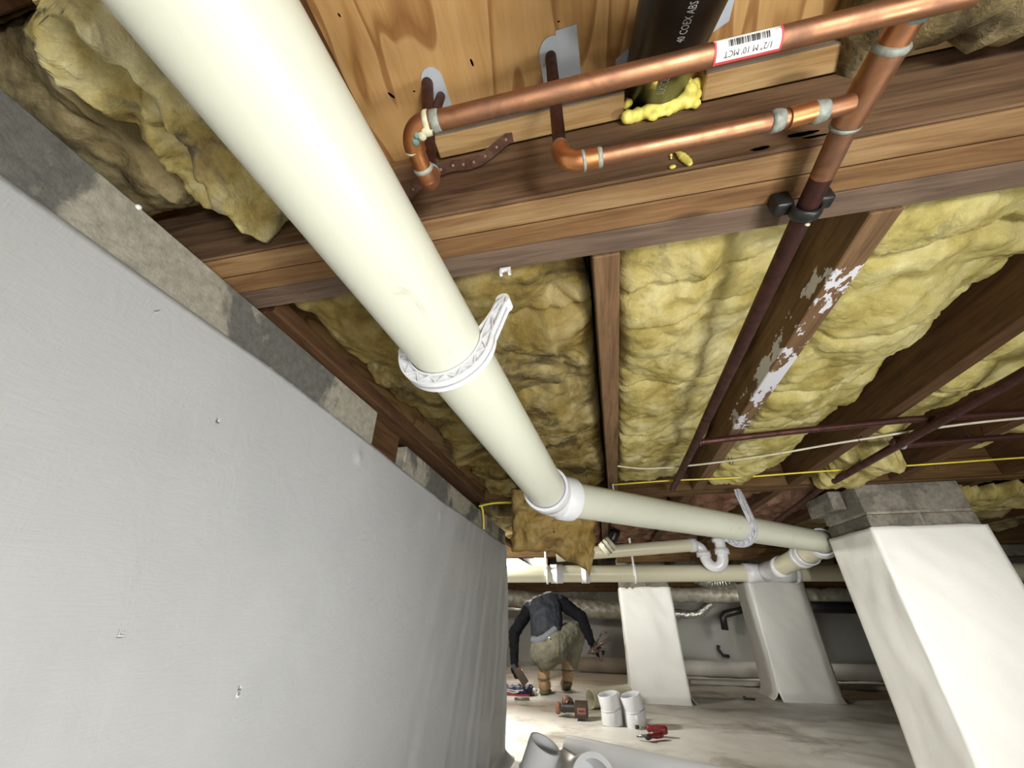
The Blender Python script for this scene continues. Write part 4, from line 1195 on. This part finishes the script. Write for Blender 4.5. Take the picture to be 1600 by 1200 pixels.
# cordless tool lying on the floor
tl = thing('cordless_tool', (-.26, 3.46, FLOOR), 'dark cordless power tool lying on the floor left of the fittings', 'power tool')
z = FLOOR+.01
bm = B(); box(bm, (-.275, 3.38, z), (-.185, 3.47, z+.085), .008, seg=2); obj('battery', bm, 'toolbrown', tl, smooth=False)
bm = B(); box(bm, (-.256, 3.3785, z+.022), (-.199, 3.3805, z+.058), .001); o = obj('battery_label', bm, 'toolorange', tl, smooth=False); o['label'] = 'faded brown label panel'
bm = B(); box(bm, (-.247, 3.3778, z+.036), (-.208, 3.3786, z+.044)); obj('label_lettering', bm, 'toolbrown', tl, smooth=False)
bm = B(); capsule(bm, (-.27, 3.44, z+.045), (-.355, 3.46, z+.04), .024, .026); capsule(bm, (-.355, 3.46, z+.04), (-.36, 3.48, z+.05), .028, .024)
remesh('grip', bm, 'toolblack', tl, .005, 2)
bm = B(); capsule(bm, (-.395, 3.47, z+.022), (-.392, 3.47, z+.052), .022, .020); capsule(bm, (-.39, 3.47, z+.03), (-.375, 3.52, z+.04), .022, .022)
remesh('motor_housing', bm, 'toolorange', tl, .005, 2)
bm = B(); lathe(bm, (-.325, 3.47, z+.070), (-.338, 3.50, z+.072), [(0, .012), (0, .030), (1, .032), (1, .012)], 24); o = obj('collar', bm, 'toolorange', tl)
bm = B(); tube(bm, [(-.365, 3.48, z+.055), (-.352, 3.48, z+.085), (-.325, 3.475, z+.100), (-.298, 3.47, z+.088), (-.285, 3.46, z+.06)], .008, 12); obj('guard', bm, 'toolbrown', tl)

# red handled hand tools
def screwdriver(a, b, c, label, hr=.016):
    a, b, c = Vector(a), Vector(b), Vector(c)
    t = thing('screwdriver', b, label, 'hand tool')
    bm = B(); lathe(bm, b, c, [(0, 0), (0, hr*.6), (.08, hr*.95), (.25, hr*.7), (.5, hr), (.9, hr*1.05), (1, hr*.7), (1, 0)], 20); obj('handle', bm, 'toolred', t)
    bm = B(); tube(bm, [a, b], .005, 10); obj('shaft', bm, 'steel', t)
    return t, a, b
z = FLOOR+.022
t, a, b = screwdriver((.115, 3.12, z+.012), (.17, 3.11, z+.012), (.285, 3.09, z+.012), 'dark red-handled nut driver lying on the floor, farther of two', .021)
bm = B(); lathe(bm, (.105, 3.122, z+.012), (.125, 3.118, z+.012), [(0, 0), (0, .010), (1, .010), (1, 0)], 14); obj('socket_tip', bm, 'toolblack', t)
t, a, b = screwdriver((.115, 2.985, z), (.165, 2.99, z), (.25, 3.04, z+.002), 'dark red-handled utility tool lying on the floor, nearer of two', .015)
bm = B(); box(bm, (.10, 2.975, z-.004), (.15, 2.992, z+.001), .001); obj('blade', bm, 'steel', t, smooth=False)
bm = B(); ball(bm, (.162, 2.975, z), .014, 10, (1.3, 1, 1)); obj('bolster', bm, 'toolblack', t)
# bag by the wall
bg = thing('plastic_bag', (-.86, 4.2, FLOOR), 'crumpled navy and red printed plastic bag on the floor left of the boots', 'bag')
bm = B(); box(bm, (-.98, 4.11, FLOOR+.006), (-.69, 4.24, FLOOR+.062), .02, seg=2)
remesh('bag_body', bm, 'navy', bg, .006, 3, amp=.014, freq=26)
for (nm, mt, xa, xb, za, zb) in (('white_stripe', 'label', -.95, -.76, .038, .046), ('white_stripe', 'label', -.93, -.80, .024, .033), ('red_stripe', 'red', -.98, -.70, .006, .018)):
    bm = B(); sheet(bm, lambda u, v: Vector((xa+(xb-xa)*u, 4.100-.004*noise.noise(Vector((u*9, v*3, 1))), FLOOR+za+(zb-za)*v+.004*sin(u*7))), 24, 3); thicken(bm, .002)
    obj(nm, bm, mt, bg)
bm = B(); box(bm, (-.70, 4.14, FLOOR+.006), (-.655, 4.22, FLOOR+.045), .012, seg=2)
remesh('clear_end', bm, 'plastic_clear', bg, .006, 2, amp=.016, freq=40)
bm = B(); tube(bm, [(-.80, 3.93, FLOOR+.012), (-.68, 3.95, FLOOR+.012)], .009, 10); tag(obj('marker_pen', bm, 'steel'), 'small blue-grey stick on the floor near the bag', 'stick')
bm = B(); ball(bm, (1.04, 4.30, FLOOR+.02), .014, 8); tube(bm, [(1.04, 4.3, FLOOR+.016), (1.12, 4.31, FLOOR+.012)], .007, 8); tag(obj('bolt', bm, 'toolblack'), 'small dark bolt on the floor between the two farther piers', 'bolt')
bm = B(); ball(bm, (.96, 2.60, FLOOR+.012), .03, 10, (1.6, .8, .4)); tag(obj('dirt_clod', bm, 'rust'), 'small brown clod on the floor left of the large pier', 'dirt')

# ------------------------------------------------------------------ the person
pz = FLOOR
ps = thing('person', (-.52, 4.18, pz), 'person crouching seen from behind, dark jacket, khaki trousers and tan boots, holding tools', 'person')
hipL, hipR = Vector((-.60, 4.17, -.285)), Vector((-.445, 4.17, -.275))
pel = Vector((-.52, 4.16, -.27)); wst = Vector((-.545, 4.24, -.13)); chs = Vector((-.575, 4.36, .015)); nck = Vector((-.57, 4.47, .055)); hd = Vector((-.575, 4.585, .03))
shL, shR = Vector((-.735, 4.36, .005)), Vector((-.425, 4.36, .055))
elL, elR = Vector((-.870, 4.26, -.205)), Vector((-.225, 4.27, -.070))
wrL, wrR = Vector((-.835, 4.10, -.405)), Vector((-.150, 4.16, -.255))
knL, knR = Vector((-.625, 4.53, -.265)), Vector((-.270, 4.46, -.205))
anL, anR = Vector((-.592, 4.20, -.545)), Vector((-.395, 4.36, -.530))
# body
bm = B()
capsule(bm, pel, wst, .10, .095); capsule(bm, wst, chs, .095, .11); capsule(bm, chs, nck, .09, .05); capsule(bm, nck, hd, .05, .06)
ball(bm, hd, .085, 16, (.9, 1.05, 1.1)); ball(bm, hd+Vector((0, .05, -.05)), .05, 12, (.9, 1, 1))
ball(bm, hd+Vector((0, .095, -.015)), .016, 8, (.8, 1.2, 1)); 
for s in (-1, 1): ball(bm, hd+Vector((s*.078, .0, -.01)), .02, 8, (.4, .8, 1.2))
for a, b, c in ((shL, elL, wrL), (shR, elR, wrR)): capsule(bm, chs, a, .07, .045); capsule(bm, a, b, .045, .036); capsule(bm, b, c, .036, .024)
for a, b, c in ((hipL, knL, anL), (hipR, knR, anR)): capsule(bm, a, b, .075, .052); capsule(bm, b, c, .05, .036)
def hand(bm, wrist, pdir, ndir, curl, r=.0085):
    """palm leaves the wrist along pdir; ndir is the back of the hand"""
    pdir = pdir.normalized(); side = pdir.cross(ndir).normalized(); n = side.cross(pdir).normalized()
    for k in range(4):
        o_ = (k-1.5)*.019
        capsule(bm, wrist+side*o_*.55, wrist+pdir*.078+side*o_, .013, .011, 8)
    for k, L in enumerate((.9, 1.0, .95, .78)):
        o_ = (k-1.5)*.019; p = wrist+pdir*.08+side*o_; d = pdir.copy()
        for j, l in enumerate((.038*L, .026*L, .02*L)):
            a_ = curl*(j+.6); d = (pdir*cos(a_)-n*sin(a_)).normalized()
            q = p+d*l; capsule(bm, p, q, r-.0006*j, r-.0008*(j+1), 8); p = q
    p = wrist+pdir*.025+side*.024; q = p+(pdir*.5+side*.7-n*.5).normalized()*.038; capsule(bm, p, q, .0115, .0095, 8)
    capsule(bm, q, q+(pdir*.8+side*.15-n*.6).normalized()*.028, .0095, .008, 8)
pdL = Vector((.25, -.25, -.85)); ndL = Vector((-.3, -1, .1)); pdR = Vector((.55, -.35, -.65)); ndR = Vector((-.3, -1, .2))
body = remesh('body', bm, 'skin', ps, .008, 3)
for (wr_, pd, nd, nm) in ((wrL, pdL, ndL, 'left'), (wrR, pdR, ndR, 'right')):
    bm = B(); hand(bm, wr_, pd, nd, .75, .0095); o = remesh('glove', bm, 'glove', ps, .0035, 1)
    o['label'] = 'dark fingerless work glove on the %s hand' % nm
# bare fingertips of the left hand
bm = B(); p = wrL+pdL.normalized()*.095
for k in range(2): ball(bm, p+Vector((.012+.034*k, -.022-.004*k, .0+.026*k)), .0135, 10, (1, 1, 1.3))
o = remesh('fingertips', bm, 'skin', ps, .003, 1); o['label'] = 'bare fingertips showing past the left glove'
# hair
bm = B(); ball(bm, hd+Vector((0, -.012, .012)), .093, 16, (.92, 1.0, 1.08)); o = remesh('hair', bm, 'hair', ps, .006, 1, amp=.004, freq=60)
# jacket torso + sleeves
bm = B()
capsule(bm, Vector((-.535, 4.20, -.165)), Vector((-.555, 4.27, -.06)), .118, .125)
capsule(bm, Vector((-.585, 4.21, -.155)), Vector((-.62, 4.32, .0)), .105, .115); capsule(bm, Vector((-.60, 4.185, -.205)), Vector((-.60, 4.25, -.12)), .095, .11); capsule(bm, Vector((-.50, 4.19, -.165)), Vector((-.50, 4.25, -.10)), .10, .10)
capsule(bm, Vector((-.49, 4.21, -.125)), Vector((-.52, 4.33, .03)), .095, .11)
capsule(bm, Vector((-.62, 4.33, .01)), Vector((-.53, 4.37, .045)), .105, .105); capsule(bm, chs, nck, .10, .075)
capsule(bm, shL+Vector((.06, 0, 0)), shL, .082, .068); capsule(bm, shR-Vector((.06, 0, 0)), shR, .082, .066)
o = remesh('jacket', bm, 'jacket', ps, .007, 4, amp=.007, freq=15)
for (a, b, c, nm) in ((shL, elL, wrL, 'left'), (shR, elR, wrR, 'right')):
    bm = B(); capsule(bm, a, b, .066, .054); capsule(bm, b, c, .053, .036); o = remesh('sleeve', bm, 'sleeve', ps, .007, 3, amp=.007, freq=20)
# grey shirt strip under the jacket
bm = B(); tube(bm, [(-.672, 4.13, -.245), (-.62, 4.085, -.252), (-.56, 4.068, -.232), (-.50, 4.08, -.195), (-.45, 4.11, -.160)], .033, 14)
o = remesh('undershirt', bm, 'shirt', ps, .007, 2)
# trousers
bm = B()
ball(bm, (-.590, 4.14, -.340), .108, 18, (1.02, 1, 1.0)); ball(bm, (-.470, 4.14, -.290), .122, 18, (1, 1, 1.1)); ball(bm, (-.530, 4.122, -.335), .118, 18); ball(bm, (-.545, 4.12, -.38), .09, 18)
capsule(bm, (-.58, 4.14, -.31), knL, .11, .075); capsule(bm, (-.46, 4.15, -.28), Vector((-.335, 4.30, -.205)), .115, .098); capsule(bm, Vector((-.335, 4.30, -.205)), knR, .098, .080)
capsule(bm, knR, Vector((-.345, 4.395, -.45)), .072, .050); capsule(bm, knL, Vector((-.597, 4.27, -.44)), .072, .060)
capsule(bm, Vector((-.335, 4.34, -.23)), Vector((-.35, 4.39, -.44)), .066, .050)
remesh('trousers', bm, 'trousers', ps, .007, 4, amp=.006, freq=22)
bm = B(); box(bm, (-.513, 4.006, -.205), (-.500, 4.014, -.196), .001)
for v in bm.verts: v.co += Vector((0, .005, -.02))
obj('rivet', bm, 'label', ps, smooth=False)
# boots
for (an, toe, nm, tilt) in ((anL, Vector((-.588, 4.36, FLOOR+.045)), 'left', 0), (anR, Vector((-.43, 4.52, FLOOR+.04)), 'right', 1)):
    bt = None
    heel = Vector((an.x, an.y-.03, FLOOR+.06+(.045 if tilt else 0)))
    bm = B(); capsule(bm, an+Vector((0, .03, .09)), Vector((heel.x, heel.y+.03, heel.z+.01)), .055, .047); capsule(bm, Vector((heel.x, heel.y+.03, heel.z)), toe+Vector((0, -.05, .015)), .045, .042)
    capsule(bm, toe+Vector((0, -.06, .01)), toe, .045, .036)
    if nm == 'left': capsule(bm, an+Vector((0, .02, .03)), an+Vector((0, .06, .10)), .052, .056)
    bt = remesh('boot', bm, 'boot', ps, .006, 3, amp=.003, freq=25)
    bm = B()
    for k in range(9):
        p = Vector((heel.x, heel.y+.012, heel.z)).lerp(toe, k/8); p.z = p.z-.036
        ball(bm, p, .044, 12, (1, 1, .42))
    s_ = remesh('sole', bm, 'sole', bt, .006, 1)
    bm = B(); tube(bm, [(heel.x-.048, heel.y+.03, heel.z+.055), (heel.x-.02, heel.y-.022, heel.z+.055), (heel.x+.02, heel.y-.022, heel.z+.055), (heel.x+.048, heel.y+.03, heel.z+.055)], .007, 8); obj('heel_strap', bm, 'sole', bt)
# tool in the left hand
hp_ = wrL+pdL.normalized()*.085+Vector((.01, -.02, 0))
tb = thing('handheld_tool', hp_, 'dark brown boxy tool held in the person\'s left hand', 'hand tool')
R_ = Matrix.Rotation(radians(-38), 3, 'Y')
bm = B(); box(bm, hp_+Vector((.01, -.035, -.085)), hp_+Vector((.068, .0, .045)), .008, R_, 2); obj('casing', bm, 'toolbrown', tb, smooth=False)
bm = B(); box(bm, hp_+Vector((-.012, -.03, -.06)), hp_+Vector((.022, .0, .075)), .006, R_, 2); obj('grip', bm, 'toolblack', tb, smooth=False)
# bundle of tools in the right hand
hq = wrR+pdR.normalized()*.07
pl = thing('locking_pliers', hq, 'long dark-handled pliers held in the person\'s right hand, handles up', 'hand tool')
for (a, b, r, nm) in (((-.03, -.03, .0), (.135, -.05, .085), .014, 'handle'), ((-.01, -.03, .03), (.055, -.05, .115), .009, 'handle'), ((.055, -.05, .115), (.105, -.05, .125), .007, 'handle'), ((-.05, -.03, -.02), (-.01, -.03, 0), .018, 'jaw')):
    bm = B(); capsule(bm, hq+Vector(a), hq+Vector(b), r, r*1.05, 10); obj(nm, bm, 'toolbrown', pl)
wrn = thing('adjustable_wrench', hq+Vector((0, -.03, -.05)), 'rusty brown hand tool held below the pliers in the person\'s right hand', 'hand tool')
bm = B(); capsule(bm, hq+Vector((-.07, -.05, -.025)), hq+Vector((.03, -.05, -.01)), .012, .014, 10); obj('handle', bm, 'toolbrown', wrn)
bm = B(); capsule(bm, hq+Vector((.03, -.05, -.01)), hq+Vector((.035, -.05, -.075)), .014, .015, 10); capsule(bm, hq+Vector((.03, -.05, .0)), hq+Vector((.09, -.05, .0)), .009, .010, 10); remesh('head', bm, 'toolbrown', wrn, .004, 1)
